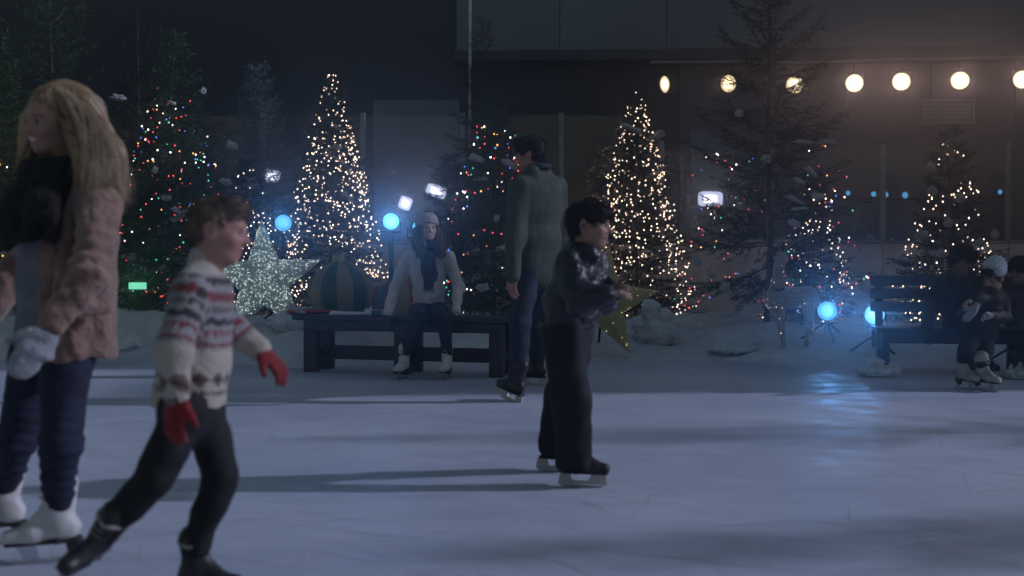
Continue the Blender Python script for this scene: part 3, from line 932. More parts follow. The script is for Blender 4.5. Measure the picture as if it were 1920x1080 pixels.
# baubles on the right tree
M_BAUBLE = mat('dull pearl bauble', (.32, .29, .29), .45, vary=(20, .2))
bb = MB(); bb.lathe([(.001, -.055), (.03, -.046), (.05, -.022), (.055, 0), (.05, .022), (.03, .046), (.012, .054), (.012, .068), (.001, .070)], n=16)
bme = raw_mesh('bauble', np.array(bb.v), bb.f, M_BAUBLE)
for (px, py) in ((1745, 313), (1748, 358), (1778, 418), (1838, 455), (1866, 440), (1764, 475), (1800, 372), (1726, 440)):
    o = link('bauble', bme); o.location = W(px, py, 13.75 + .25 * abs(px - 1785) / 100)
    tag(o, 'dull pearl bauble hanging on the short warm lit tree behind the right bench', 'bauble', 'pearl baubles on the right tree')
# ================================================================== PROPS
# ---- wooden benches
M_BENCH = mat('dark blue painted wood', (0.040, 0.045, 0.075), 0.5, vary=(10, .25), bump=(22, .25), stretch=(1, 6, 6))
def beam(mb, a, b, w, h, bev=.008):
    """square bar from a to b, w across, h tall"""
    a = Vector(a); b = Vector(b); d = (b - a); L = d.length; d.normalize()
    side = d.cross(Vector((0, 0, 1)))
    if side.length < .01: side = Vector((1, 0, 0))
    side.normalize(); up = side.cross(d)
    R = Matrix((d, side, up)).transposed()
    return mb.box((a + b) / 2, (L, w, h), R, bev)
def bench(a, b, label, seat_z, depth, back=None, legs=(0.03, .5, .97), name='bench', seat_over=.12):
    """a, b: front corners on the ground; depth goes away from the camera"""
    a = Vector((a[0], a[1], 0)); b = Vector((b[0], b[1], 0))
    u = (b - a).normalized(); v = Vector((-u.y, u.x, 0))
    r = thing(name, (a + b) / 2 + v * depth / 2, label, 'bench')
    L = (b - a).length
    n = 4; pw = depth / n
    for i in range(n):
        m = MB(); c = v * (pw * (i + .5)) + Vector((0, 0, seat_z - .025 + .002 * (i % 2)))
        beam(m, a - u * seat_over + c, b + u * seat_over + c, pw - .012, .05)
        m.build('seat_plank', M_BENCH, r)
    for side_ in (0.012, depth - .042):
        m = MB(); c = v * (side_ + .015) + Vector((0, 0, seat_z - .098))
        beam(m, a + c, b + c, .03, .09); m.build('apron', M_BENCH, r)
    for t in legs:
        p = a + u * L * t
        for s in (.065, depth - .065):
            m = MB(); q = p + v * s
            m.box((q.x, q.y, (seat_z - .055) / 2), (.135 if back is None else .075, .085, seat_z - .055), Matrix.Rotation(math.atan2(u.y, u.x), 3, 'Z'), .008)
            m.build('leg', M_BENCH, r)
        m = MB(); beam(m, p + v * .11 + Vector((0, 0, .17)), p + v * (depth - .11) + Vector((0, 0, .17)), .06, .075)
        m.build('cross_rail', M_BENCH, r)
    m = MB(); c = v * depth * .55 + Vector((0, 0, .175))
    if not back:
        beam(m, a + u * L * legs[0] + c + u * .035, b - u * L * (1 - legs[-1]) + c - u * .035, .05, .13); m.build('stretcher', M_BENCH, r)
    if back:
        for t in legs:
            p = a + u * L * t + v * (depth + .01)
            m = MB(); beam(m, p + Vector((0, 0, seat_z - .15)), p + v * .05 + Vector((0, 0, back)), .07, .05); m.build('back_post', M_BENCH, r)
        for k in range(3):
            zc = back - .05 - k * (.125)
            m = MB(); c = v * (depth - .018 + .05 * (zc - seat_z) / (back - seat_z)) + Vector((0, 0, zc))
            beam(m, a - u * seat_over + c, b + u * seat_over + c, .028, .095); m.build('back_slat', M_BENCH, r)
    return r
bench(W(568, 698, 10.95)[:2], W(940, 709, 10.40)[:2], 'long backless dark wooden bench under the seated woman', .535, .46)
bench(W(1655, 700, 10.85)[:2], W(2010, 700, 10.6)[:2], 'dark slatted bench with a back at the right edge', .42, .42, back=.90, legs=(.02, .74, 1.0), seat_over=.05)

# things lying on the long bench
def bench_pt(px, off, z):
    t = (px - 568) / 372.0
    a = W(568, 698, 10.95); b_ = W(940, 709, 10.40)
    d = a[1] + (b_[1] - a[1]) * t + off
    return Vector(((px - 960) / 2200 * d, d, z))
c = bench_pt(588, .2, .537)
o = soft('folded_scarf', [Cap(c + Vector((-.20, 0, .012)), c + Vector((.22, .03, .014)), .020, .016, flat=((0, 1, 0), 5)), Cap(c + Vector((-.12, -.02, .03)), c + Vector((.16, .02, .03)), .014, .012, flat=((0, 1, 0), 5))],
      mat('red wool', (0.20, 0.02, 0.02), .9, vary=(40, .3), bump=(120, .5)), None, .006, lambda X: .004 * wob(X, 40, 3), loc=c)
tag(o, 'folded red scarf lying on the left end of the long bench', 'scarf')
for (px, off, sz, col, nm, lab) in ((548, .08, (.11, .07, .035), (.30, .10, .07), 'red pouch', 'small orange red pouch at the left end of the long bench'), (562, .05, (.10, .06, .025), (.12, .20, .24), 'teal pouch', 'small teal pouch at the left end of the long bench')):
    c = bench_pt(px, off, .537)
    o = soft('pouch', [Ell(c + Vector((0, 0, sz[2] / 2 + .004)), (sz[0] / 2, sz[1] / 2, sz[2] / 2 + .006)), Cap(c + Vector((-.03, 0, .022)), c + Vector((.03, .01, .02)), .014)], mat(nm, col, .8, vary=(20, .3)), None, .005, lambda X: .003 * wob(X, 60, 5), loc=c)
    tag(o, lab, 'pouch')
c = bench_pt(662, .2, .537)
o = soft('snow_patch', [Cap(c + Vector((-.20, 0, .008)), c + Vector((.22, -.02, .008)), .018, .02, flat=((0, 1, 0), 6)), Ell(c + Vector((.13, 0, .03)), (.022, .025, .03)), Ell(c + Vector((.21, -.02, .025)), (.03, .025, .025))],
      M_SNOW, None, .006, lambda X: .005 * wob(X, 35, 8), loc=c)
tag(o, 'thin patch of snow lying on the middle of the long bench', 'snow')
c = bench_pt(712, .05, .537)
bk = thing('gift_box', c, 'flat blue and white box on the bench beside the seated woman', 'box')
MB().box(c + Vector((0, .04, .024)), (.15, .12, .044), None, .004).build('box', mat('blue card', (.05, .13, .28), .6, vary=(20, .3)), bk)
MB().box(c + Vector((0, .04, .0492)), (.155, .125, .006), None, .002).build('lid', mat('white card', (.3, .33, .38), .6), bk)
MB().box(c + Vector((.03, .038, .026)), (.02, .129, .048), None, .001).build('ribbon', mat('pale ribbon', (.35, .42, .5), .4), bk)

# snow heaped round the right bench's feet and against the long bench
M_CLUMP = mat('heaped snow', (0.60, 0.63, 0.69), .9, vary=(9, .12), bump=(45, .6))
def pile(px, py, d, w, h, seed, label, lumps=7):
    c = W(px, py, d); q = random.Random(seed); c[2] = 0 if d < 11.6 else max(0, bank_h(c[0], c[1]))
    pr = [Ell(c + np.array([0, 0, h * .22]), (w * .55, w * .45, h * .42), k=.04)]
    for i in range(lumps * 3):
        an = q.uniform(0, 6.28); rr = q.uniform(.1, .62) * w
        s_ = q.uniform(.10, .30) * h * (1.2 - rr / w)
        pr.append(Ell(c + np.array([rr * math.cos(an), rr * math.sin(an) * .75, s_ * .6 + q.uniform(.2, .75) * h * (1 - rr / w * 1.1)]), (s_ * q.uniform(.8, 1.5), s_, s_ * q.uniform(.7, 1.2)), k=.010))
    pr.append(Half((0, 0, c[2] - .01), (0, 0, -1)))
    o = soft('snow_pile', pr, M_CLUMP, None, .008, lambda X: .016 * wob(X, 26, seed) + .009 * wob(X, 70, seed + 1) + .004 * wob(X, 150, seed + 2), loc=c)
    return tag(o, label, 'snow pile', 'loose snow heaps')
pile(1645, 712, 10.55, .30, .17, 3, 'lumpy snow heaped round the foot of the right bench post', 12)
pile(1905, 712, 10.35, .22, .16, 5, 'snow heap at the right edge under the bench')
pile(1232, 640, 13.2, .42, .50, 8, 'tall grey snow mound beside the gold star', 5)
pile(560, 618, 12.6, .5, .32, 9, 'snow mound behind the left end of the long bench', 5)
pile(385, 640, 13.0, .55, .30, 10, 'snow mound behind the running boy', 5)
pile(1375, 650, 12.5, .5, .16, 12, 'low snow heap left of the reindeer', 7)
# broken slabs of crusted snow at the left
def slab(px, py, d, w, h, t, rz, ry, label):
    c = W(px, py, d); q = random.Random(int(px))
    m = MB(); R = Matrix.Rotation(rz, 3, 'Z') @ Matrix.Rotation(ry, 3, 'Y') @ Matrix.Rotation(-.35, 3, 'X')
    outl = [(-.5, -.5), (.1, -.55), (.5, -.42), (.42, .1), (.16, .5), (-.1, .3), (-.34, .42), (-.52, 0)]
    V = []; n = len(outl)
    for k in (-1, 1):
        for (x, z) in outl: V.append(tuple(R @ Vector((x * w, k * t / 2, z * h)) + Vector(c)))
    Fc = [tuple(range(n)), tuple(range(2 * n - 1, n - 1, -1))] + [(i, (i + 1) % n, n + (i + 1) % n, n + i) for i in range(n)]
    o = m.add(V, Fc).build('snow_slab', M_CLUMP, loc=c)
    return tag(o, label, 'snow slab', 'broken slabs of snow')
slab(212, 632, 11.9, .30, .20, .10, .2, .25, 'left of two broken snow slabs behind the blonde woman')
slab(240, 640, 11.7, .26, .17, .10, -.3, -.2, 'right of two broken snow slabs behind the blonde woman')

# ---- stars
def glitter(name, col, rough=.25, metal=.85):
    m = bpy.data.materials.new(name); m.use_nodes = True; nt = m.node_tree; b = nt.nodes['Principled BSDF']
    tc = nt.nodes.new('ShaderNodeTexCoord'); vo = nt.nodes.new('ShaderNodeTexVoronoi'); vo.inputs['Scale'].default_value = 110
    nt.links.new(tc.outputs['Object'], vo.inputs['Vector'])
    nm = nt.nodes.new('ShaderNodeVectorMath'); nm.operation = 'MULTIPLY_ADD'; nm.inputs[1].default_value = (1.4,) * 3; nm.inputs[2].default_value = (-.7,) * 3
    nt.links.new(vo.outputs['Color'], nm.inputs[0])
    geo = nt.nodes.new('ShaderNodeNewGeometry'); ad = nt.nodes.new('ShaderNodeVectorMath'); ad.operation = 'ADD'
    nt.links.new(nm.outputs[0], ad.inputs[0]); nt.links.new(geo.outputs['Normal'], ad.inputs[1])
    no = nt.nodes.new('ShaderNodeVectorMath'); no.operation = 'NORMALIZE'; nt.links.new(ad.outputs[0], no.inputs[0])
    nt.links.new(no.outputs[0], b.inputs['Normal'])
    b.inputs['Base Color'].default_value = (*col, 1); b.inputs['Metallic'].default_value = metal; b.inputs['Roughness'].default_value = rough
    return m
M_SILVER = glitter('silver glitter', (.66, .76, .74), .45, .35)
M_GOLD = glitter('gold glitter', (.52, .47, .26), .45, .35)
def star(px, py, d, R_, rot, yaw, tm, label, sparkle, flake_mat, nflake=1500, seed=1):
    c = Vector(W(px, py, d)); r_in = R_ * .42; T_ = .13
    M = Matrix.Rotation(yaw, 3, 'Z') @ Matrix.Rotation(-rot, 3, 'Y')
    out = []
    for k in range(10):
        an = math.pi / 2 + k * math.pi / 5; rr = R_ if k % 2 == 0 else r_in
        out.append(Vector((rr * math.cos(an), 0, rr * math.sin(an))))
    r = thing('star', c, label, 'star decoration')
    V = [Vector((0, -T_, 0))] + [p + Vector((0, -.035, 0)) for p in out] + [p + Vector((0, .035, 0)) for p in out] + [Vector((0, T_, 0))]
    Fc = []
    for k in range(10):
        k2 = (k + 1) % 10
        Fc.append((0, 1 + k, 1 + k2)); Fc.append((21, 11 + k2, 11 + k)); Fc.append((1 + k, 11 + k, 11 + k2, 1 + k2))
    mobj('frame', [tuple(M @ v + c) for v in V], Fc, tm, r, smooth=False)
    q = np.random.RandomState(seed)
    # tinsel flakes standing off the faces
    fv, ff = [], []
    bv, bf = [], []
    tri = [(V[0], V[1 + k], V[1 + (k + 1) % 10]) for k in range(10)]
    for i in range(nflake):
        a, b, e = tri[q.randint(10)]
        s_, t_ = q.rand(2)
        if s_ + t_ > 1: s_, t_ = 1 - s_, 1 - t_
        p = a + (b - a) * s_ + (e - a) * t_ + Vector((0, -.012 - .015 * q.rand(), 0))
        d1 = Vector(q.normal(size=3)).normalized() * (.008 + .010 * q.rand()); d2 = Vector(q.normal(size=3)).normalized() * .007
        k0 = len(fv); fv += [tuple(M @ x + c) for x in (p - d1, p + d1, p + d2)]; ff.append((k0, k0 + 1, k0 + 2))
        if i < sparkle:
            k0 = len(bv); p = p - Vector((0, .012, 0)); s3 = .0032 + .0035 * q.rand()
            bv += [tuple(M @ (p + Vector(x) * s3) + c) for x in ((1, 0, 0), (-1, 0, 0), (0, 1, 0), (0, -1, 0), (0, 0, 1), (0, 0, -1))]
            bf += [tuple(k0 + x for x in t3) for t3 in ((0, 2, 4), (2, 1, 4), (1, 3, 4), (3, 0, 4), (2, 0, 5), (1, 2, 5), (3, 1, 5), (0, 3, 5))]
    mobj('tinsel', fv, ff, flake_mat, r, smooth=False, kind='stuff')
    if sparkle: mobj('glint', bv, bf, mat('star glint ' + flake_mat.name, (.8, .85, .8), .4, emis=((.8, .95, .9) if 'silver' in flake_mat.name else (1, .8, .35), 1.3)), r, kind='stuff')  # glowing specks added to imitate the sparkle of the glitter
    # easel leg behind
    gz = max(0, bank_h(c.x, c.y + .35))
    MB().tube([c + M @ Vector((0, T_ * .8, R_ * .3)), (c.x, c.y + .45, gz)], .014, 6).build('prop_leg', M_HOUSING, r)
    return r
M_FSIL = mat('silver tinsel', (.75, .85, .83), .35, metal=.5); M_FGOLD = mat('gold tinsel', (.60, .53, .28), .35, metal=.5)
star(495, 526, 12.75, .66, .04, .12, M_SILVER, 'large silver glitter star left of the long bench', 700, M_FSIL, 2600, 3)
star(1128, 566, 12.4, .62, -.12, -.15, M_GOLD, 'gold glitter star half hidden behind the boy in black', 40, M_FGOLD, 1400, 4)

# ---- giant ornament balls
def ornament(px, py, d, R_, cols, label, squash=.92, tilt=0.0, n=12):
    c = Vector(W(px, py, d)); ax = Vector((math.sin(tilt), 0, math.cos(tilt)))
    r = thing('ornament_ball', c - Vector((0, 0, R_ * squash)), label, 'ornament')
    prof = []
    for i in range(17):
        th = math.pi * i / 16
        rr = R_ * math.sin(th); zz_ = -R_ * squash * math.cos(th)
        if th > math.pi * .8: zz_ += .03 * (th - math.pi * .8) / .6
        prof.append((max(rr, .002), zz_))
    for k in range(n):
        a0 = 2 * math.pi * k / n; a1 = 2 * math.pi * (k + 1) / n
        puff = lambda an, h, a0=a0, a1=a1: 1 + .025 * math.sin(math.pi * (an - a0) / (a1 - a0)) - .012
        MB().lathe(prof, c, ax, 6, a0, a1, puff).build('gore', cols[k % len(cols)], r, True)
    top = R_ * squash
    MB().lathe([(.001, top - .02), (.075, top - .02), (.08, top), (.075, top + .075), (.06, top + .085), (.001, top + .085)], c, ax, 18, rmod=lambda an, h: 1 + .04 * math.cos(an * 9)).build('cap', mat('brass cap', (.30, .26, .16), .4, metal=.7), r)
    return r
M_OGREEN = mat('green ornament', (0.010, 0.075, 0.022), .5, vary=(6, .2)); M_OGOLD = glitter('old gold glitter', (.27, .225, .12), .6, .3)
M_ORED = mat('red ornament', (0.24, 0.012, 0.012), .4, vary=(6, .2)); M_OBLUE = mat('blue ornament', (.02, .06, .18), .35)
ornament(640, 548, 12.35, .345, [M_OGREEN, M_OGOLD], 'giant green and gold striped ornament ball behind the long bench', tilt=-.05)
ornament(746, 571, 12.0, .27, [M_ORED, M_OGOLD, M_ORED, M_OBLUE], 'red gold and blue ornament ball behind the seated woman', tilt=.2)

# ---- light-up reindeer of wire mesh
def reindeer():
    c = W(1487, 672, 12.3); c[2] = max(0, bank_h(c[0], c[1])) - .02
    r = thing('reindeer', c, 'wire mesh reindeer with tiny lights standing in the snow left of the blue lamps', 'reindeer')
    k = 12.3 / 2200
    def p(px, py, dy=0.0): return np.array([(px - 960) * k, 12.3 + dy, CAMH - (py - 485) * k])
    pr = [Cap(p(1458, 560), p(1512, 556), .115, .105, k=.05, flat=((0, 1, 0), .8)), Ell(p(1456, 565), (.11, .10, .14), k=.05), Ell(p(1517, 560), (.10, .09, .11), k=.05),
          Cap(p(1456, 548), p(1461, 500), .075, .05, k=.05), Cap(p(1461, 500), p(1466, 482), .05, .052, k=.03), Cap(p(1465, 486, -.02), p(1452, 500, -.11), .05, .03, k=.03), Ell(p(1451, 502, -.13), (.028, .035, .026), k=.02)]
    for (hx, hy, kx, ky, fx, fy, dy, dk) in ((1455, 575, 1463, 620, 1460, 674, -.07, 0), (1463, 575, 1470, 622, 1474, 670, .08, .02), (1514, 575, 1509, 618, 1504, 672, -.06, 0), (1520, 575, 1518, 620, 1512, 668, .08, .02)):
        rear = hx > 1500
        mid = (kx + (6 if rear else 0), ky)
        pr += [Cap(p(hx, hy, dy), p(mid[0], mid[1], dy + dk), .065, .032, k=.03), Cap(p(mid[0], mid[1], dy + dk), p(fx, fy - 6, dy), .030, .022, k=.02), Cap(p(fx, fy - 6, dy), p(fx - 2, fy, dy - .02), .026, .03, k=.015)]
    pr += [Cap(p(1522, 548), p(1528, 560), .03, .012, k=.02)]
    for sg in (-1, 1): pr.append(Cap(p(1466 + sg * 4, 480, .02 * sg), p(1466 + sg * 12, 470, .05 * sg), .02, .008, k=.015))
    V, Q = sdf_mesh(pr, .022)
    body = mobj('wire_body', V, Q, mat('pale wire mesh', (.55, .47, .43), .4, metal=.3), r)
    md = body.modifiers.new('wire', 'WIREFRAME'); md.thickness = .0085; md.use_replace = True
    V2, Q2 = sdf_mesh([dict(q_, ra=q_['ra'] * .82, rb=q_['rb'] * .82) if q_['t'] == 'cap' else dict(q_, r=q_['r'] * .85) for q_ in pr], .018)
    mobj('inner_padding', V2, Q2, mat('brown mesh cloth', (.27, .22, .19), .9, vary=(12, .3)), r)
    for sg, pts in ((1, [(1468, 478), (1480, 462), (1502, 450), (1534, 438)]), (-1, [(1464, 478), (1458, 462), (1464, 448), (1478, 436)])):
        a = MB(); P_ = [p(x, y, .05 * sg * (i)) for i, (x, y) in enumerate(pts)]
        a.tube(P_, [.013, .012, .010, .006], 6)
        for i in (1, 2): a.tube([P_[i], P_[i] + np.array([.03 * sg, 0, .09])], [.009, .005], 6)
        a.build('antler', mat('antler cord', (.22, .20, .19), .6), r, True)
    cb = MB(); cb.tube([p(1447, 540, -.06), p(1456, 543, -.10), p(1466, 541, -.06), p(1466, 539, .06), p(1452, 538, .08), p(1447, 540, -.06)], .022, 8, False)
    cb.build('collar', mat('dark collar', (.03, .02, .02), .7), r, True)
    q = random.Random(5); sel = [V[q.randrange(len(V))] for _ in range(90)]
    bv, bf = [], []
    for s_ in sel:
        k0 = len(bv); b_ = q.uniform(.0045, .008)
        bv += [tuple(s_ + np.array(x) * b_) for x in ((1, 0, 0), (-1, 0, 0), (0, 1, 0), (0, -1, 0), (0, 0, 1), (0, 0, -1))]
        bf += [tuple(k0 + x for x in t3) for t3 in ((0, 2, 4), (2, 1, 4), (1, 3, 4), (3, 0, 4), (2, 0, 5), (1, 2, 5), (3, 1, 5), (0, 3, 5))]
    mobj('bulb', bv, bf, bulb_col('deer', (1.0, .8, .65), 2.6), r, kind='stuff')
reindeer()
# ================================================================== PEOPLE
def frame(f, up=(0, 0, 1)):
    f = nrm(f); r = nrm(np.cross(f, up)); u = np.cross(r, f)
    return np.array([r, f, u])

def lerp(a, b, t): return np.asarray(a) + (np.asarray(b) - np.asarray(a)) * t

M_SKIN = mat('skin', (.5, .3, .24), .5, spec=.35, attr='Col', bump=(160, .08))
M_EYE = mat('eye', (.5, .5, .5), .15, attr='Col')

def head_prims(c, fr, h, neck_to, child=False, nose=1.0):
    P = lambda x, y, z: c + h * (x * fr[0] + y * fr[1] + z * fr[2])
    w = 1.06 if child else 1.0
    pr = [Ell(P(0, -.07, .13), (.335 * h * w, .42 * h, .37 * h), fr, k=.02),
          Ell(P(0, .10, -.13), (.265 * h * w, .27 * h, .34 * h), fr, k=.03),
          Ell(P(0, .20, -.385), (.13 * h, .12 * h, .10 * h), fr, k=.03),
          Ell(P(0, .02, -.30), (.20 * h, .20 * h, .13 * h), fr, k=.03),
          Cap(P(-.13, .30, .09), P(.13, .30, .09), .06 * h, k=.02),
          Ell(P(.155, .265, -.10), (.095 * h, .085 * h, .085 * h), fr, k=.025),
          Ell(P(-.155, .265, -.10), (.095 * h, .085 * h, .085 * h), fr, k=.025),
          Ell(P(.145, .395, .015), (.085 * h, .085 * h, .055 * h), fr, k=.014, op='s'),
          Ell(P(-.145, .395, .015), (.085 * h, .085 * h, .055 * h), fr, k=.014, op='s'),
          Cap(P(0, .345, .03), P(0, .345 + .105 * nose, -.115), .035 * h, .047 * h, k=.014),
          Ell(P(.05, .365, -.125), (.036 * h, .04 * h, .03 * h), fr, k=.01), Ell(P(-.05, .365, -.125), (.036 * h, .04 * h, .03 * h), fr, k=.01),
          Cap(P(-.085, .315, -.225), P(.085, .315, -.225), .034 * h, k=.01), Cap(P(-.07, .315, -.268), P(.07, .315, -.268), .036 * h, k=.01),
          Ell(P(.335 * w, -.06, -.02), (.035 * h, .085 * h, .135 * h), fr, k=.012), Ell(P(-.335 * w, -.06, -.02), (.035 * h, .085 * h, .135 * h), fr, k=.012),
          Ell(P(.355 * w, -.045, -.01), (.02 * h, .045 * h, .075 * h), fr, k=.008, op='s'), Ell(P(-.355 * w, -.045, -.01), (.02 * h, .045 * h, .075 * h), fr, k=.008, op='s'),
          Cap(P(0, -.10, -.25), neck_to, .235 * h, .26 * h, k=.03)]
    return pr

def head_cols(c, fr, h, skin, lip=(.42, .14, .13), brow=(.05, .03, .02), smile=False, brow_a=.75):
    skin = np.array(skin)
    def f(V):
        q = (V - c) @ fr.T / h
        C = np.tile(skin, (len(V), 1))
        x, y, z = q[:, 0], q[:, 1], q[:, 2]
        cheek = np.exp(-(((np.abs(x) - .17) / .09) ** 2 + ((z + .12) / .09) ** 2)) * (y > .1)
        C = C * (1 - .35 * cheek[:, None]) + np.array([skin[0] * 1.02, skin[1] * .72, skin[2] * .72]) * .35 * cheek[:, None]
        zc = -.247 + (.9 * x * x if smile else 0)
        lips = (np.abs(z - zc) < .045 * (1 - (x / .14) ** 2)) & (np.abs(x) < .135) & (y > .2)
        C[lips] = lip
        line = (np.abs(z - zc) < .008) & (np.abs(x) < .12) & (y > .2)
        C[line] = np.array(lip) * .3
        if smile:
            t = (np.abs(z - zc - .005) < .022 * (1 - (x / .11) ** 2)) & (np.abs(x) < .105) & (y > .2); C[t] = (.75, .72, .68)
        br = (np.abs(z - (.115 - 1.2 * (np.abs(x) - .13) ** 2)) < .02) & (np.abs(np.abs(x) - .145) < .085) & (y > .2)
        C[br] = C[br] * (1 - brow_a) + np.array(brow) * brow_a
        lash = (np.abs(z - (.045 - 2.0 * (np.abs(x) - .145) ** 2)) < .010) & (np.abs(np.abs(x) - .145) < .07) & (y > .2)
        C[lash] = np.array(brow) * .6
        return C
    return f

def eyes(root, c, fr, h, iris=(.07, .05, .03), look=None):
    lk = nrm(fr[1] if look is None else look)
    for sx in (-1, 1):
        p = c + h * (sx * .145 * fr[0] + .298 * fr[1] + .012 * fr[2])
        r = .056 * h
        mb = MB(); mb.lathe([(max(1e-4, r * math.sin(math.pi * i / 12)), -r * math.cos(math.pi * i / 12)) for i in range(13)], p, lk, 16)
        o = mb.build('eye', M_EYE, root, True)
        V = np.array(mb.v); q = (V - p) @ lk / r
        C = np.tile(np.array([.36, .34, .33]), (len(V), 1)); C[q > .80] = iris; C[q > .94] = (.01, .01, .01)
        ca = o.data.color_attributes.new('Col', 'FLOAT_COLOR', 'POINT')
        ca.data.foreach_set('color', np.concatenate([C, np.ones((len(C), 1))], 1).astype(np.float32).ravel())

def hand_prims(wr, fd, nd, td, L, curl=(.3, .35, .35), thumb=.5, mitten=False, fat=1.0):
    """wr wrist, fd finger direction, nd palm normal, td thumb side"""
    wr = np.asarray(wr, float); fd = nrm(fd); td = nrm(np.asarray(td) - fd * (np.asarray(td) @ fd)); nd_ = np.cross(fd, td); nd_ = nd_ if nd_ @ np.asarray(nd) > 0 else -nd_
    pr = [Cap(wr - fd * .12 * L, wr + fd * .12 * L, .115 * L * fat, .12 * L * fat, k=.012, flat=(td, 1.25)), Cap(wr + fd * .18 * L, wr + fd * .42 * L, .085 * L * fat, .08 * L * fat, k=.014, flat=(td, 2.45))]
    if mitten:
        m = wr + fd * .45 * L
        pr += [Cap(m, m + nrm(fd + nd_ * .25) * .38 * L, .10 * L * fat, .085 * L * fat, k=.02, flat=(td, 2.0))]
    else:
        for off, ln in zip((.165, .058, -.052, -.155), (.40, .45, .42, .32)):
            p = wr + fd * (.50 - abs(off) * .25) * L + td * off * L; d = fd + td * off * .35
            ang = 0
            for s_, (fr_, rr) in enumerate(((.45, .052), (.32, .047), (.23, .042))):
                ang += curl[s_]
                dd = nrm(nrm(d) * math.cos(ang) + nd_ * math.sin(ang))
                q = p + dd * ln * fr_ * L
                pr.append(Cap(p, q, rr * L * fat, rr * .92 * L * fat, k=.004)); p = q
    p = wr + fd * .16 * L + td * .16 * L
    d1 = nrm(fd * .75 + td * .8 * (1 - thumb * .5) + nd_ * thumb * .6); q = p + d1 * .24 * L
    pr.append(Cap(p, q, .07 * L * fat, .056 * L * fat, k=.012)); d2 = nrm(d1 + fd * .5 + nd_ * .2)
    pr.append(Cap(q, q + d2 * .19 * L, .054 * L * fat, .045 * L * fat, k=.006))
    return pr

def limb(a, b, c, r0, r1, r2, k=.02, flat=None):
    return [Cap(a, b, r0, r1, k=k, flat=flat), Cap(b, c, r1, r2, k=k, flat=flat)]

def torso(shl, shr, neck, pel, cw, cd, ww, wd, hw, hd, shr_r=.055, drop=0.06, k=.05):
    """chest, waist and hip half widths and depths; drop carries the hem below the pelvis"""
    right = nrm(np.asarray(shr) - np.asarray(shl)); N, P_ = np.asarray(neck), np.asarray(pel)
    ax = nrm(P_ - N)
    s0 = lerp(shl, shr, .10); s1 = lerp(shl, shr, .90)
    pr = [Cap(s0, s1, shr_r, k=k), Cap(lerp(N, s0, .35), lerp(N, s1, .35), shr_r * 1.02, k=k),
          Cap(lerp(N, P_, .22), lerp(N, P_, .38), cd, cd, k=k, flat=(right, cw / cd)),
          Cap(lerp(N, P_, .42), lerp(N, P_, .68), cd * .97, wd, k=k, flat=(right, ww / wd)),
          Cap(lerp(N, P_, .70), P_ + ax * drop, wd, hd, k=k, flat=(right, hw / hd))]
    return pr

def body_core(J, s, right):
    """the hidden continuous body under the clothes"""
    pr = [Cap(J['sl'], J['sr'], .045 * s, k=.04), Cap(J['neck'], J['pel'], .075 * s, .08 * s, k=.05, flat=(right, 1.35))]
    pr += limb(J['sl'], J['el'], J['wl'], .035 * s, .030 * s, .022 * s) + limb(J['sr'], J['er'], J['wr'], .035 * s, .030 * s, .022 * s)
    pr += limb(J['hl'], J['kl'], lerp(J['kl'], J['al'], .55), .06 * s, .042 * s, .03 * s) + limb(J['hr'], J['kr'], lerp(J['kr'], J['ar'], .55), .06 * s, .042 * s, .03 * s)
    return pr

def body(root, J, s, hc, hfr, hh, skin, hres=.005, hands=(), core_res=.018, child=False, **kw):
    right = nrm(np.asarray(J['sr']) - np.asarray(J['sl']))
    Vs, Qs, Cs, n = [], [], [], 0
    V, Q = sdf_mesh(head_prims(hc, hfr, hh, J['neck'], child), hres)
    Vs.append(V); Qs.append(Q); Cs.append(head_cols(hc, hfr, hh, skin, **kw)(V)); n += len(V)
    for hp, hr in [(body_core(J, s, right), core_res)] + [(h_, .0045) for h_ in hands]:
        V, Q = sdf_mesh(hp, hr)
        Vs.append(V); Qs.append(Q + n); Cs.append(np.tile(np.array(skin), (len(V), 1))); n += len(V)
    V = np.concatenate(Vs); Q = np.concatenate(Qs); C = np.concatenate(Cs)
    o = mobj('body', V, Q, M_SKIN, root)
    ca = o.data.color_attributes.new('Col', 'FLOAT_COLOR', 'POINT')
    ca.data.foreach_set('color', np.concatenate([C, np.ones((len(C), 1))], 1).astype(np.float32).ravel())
    return o

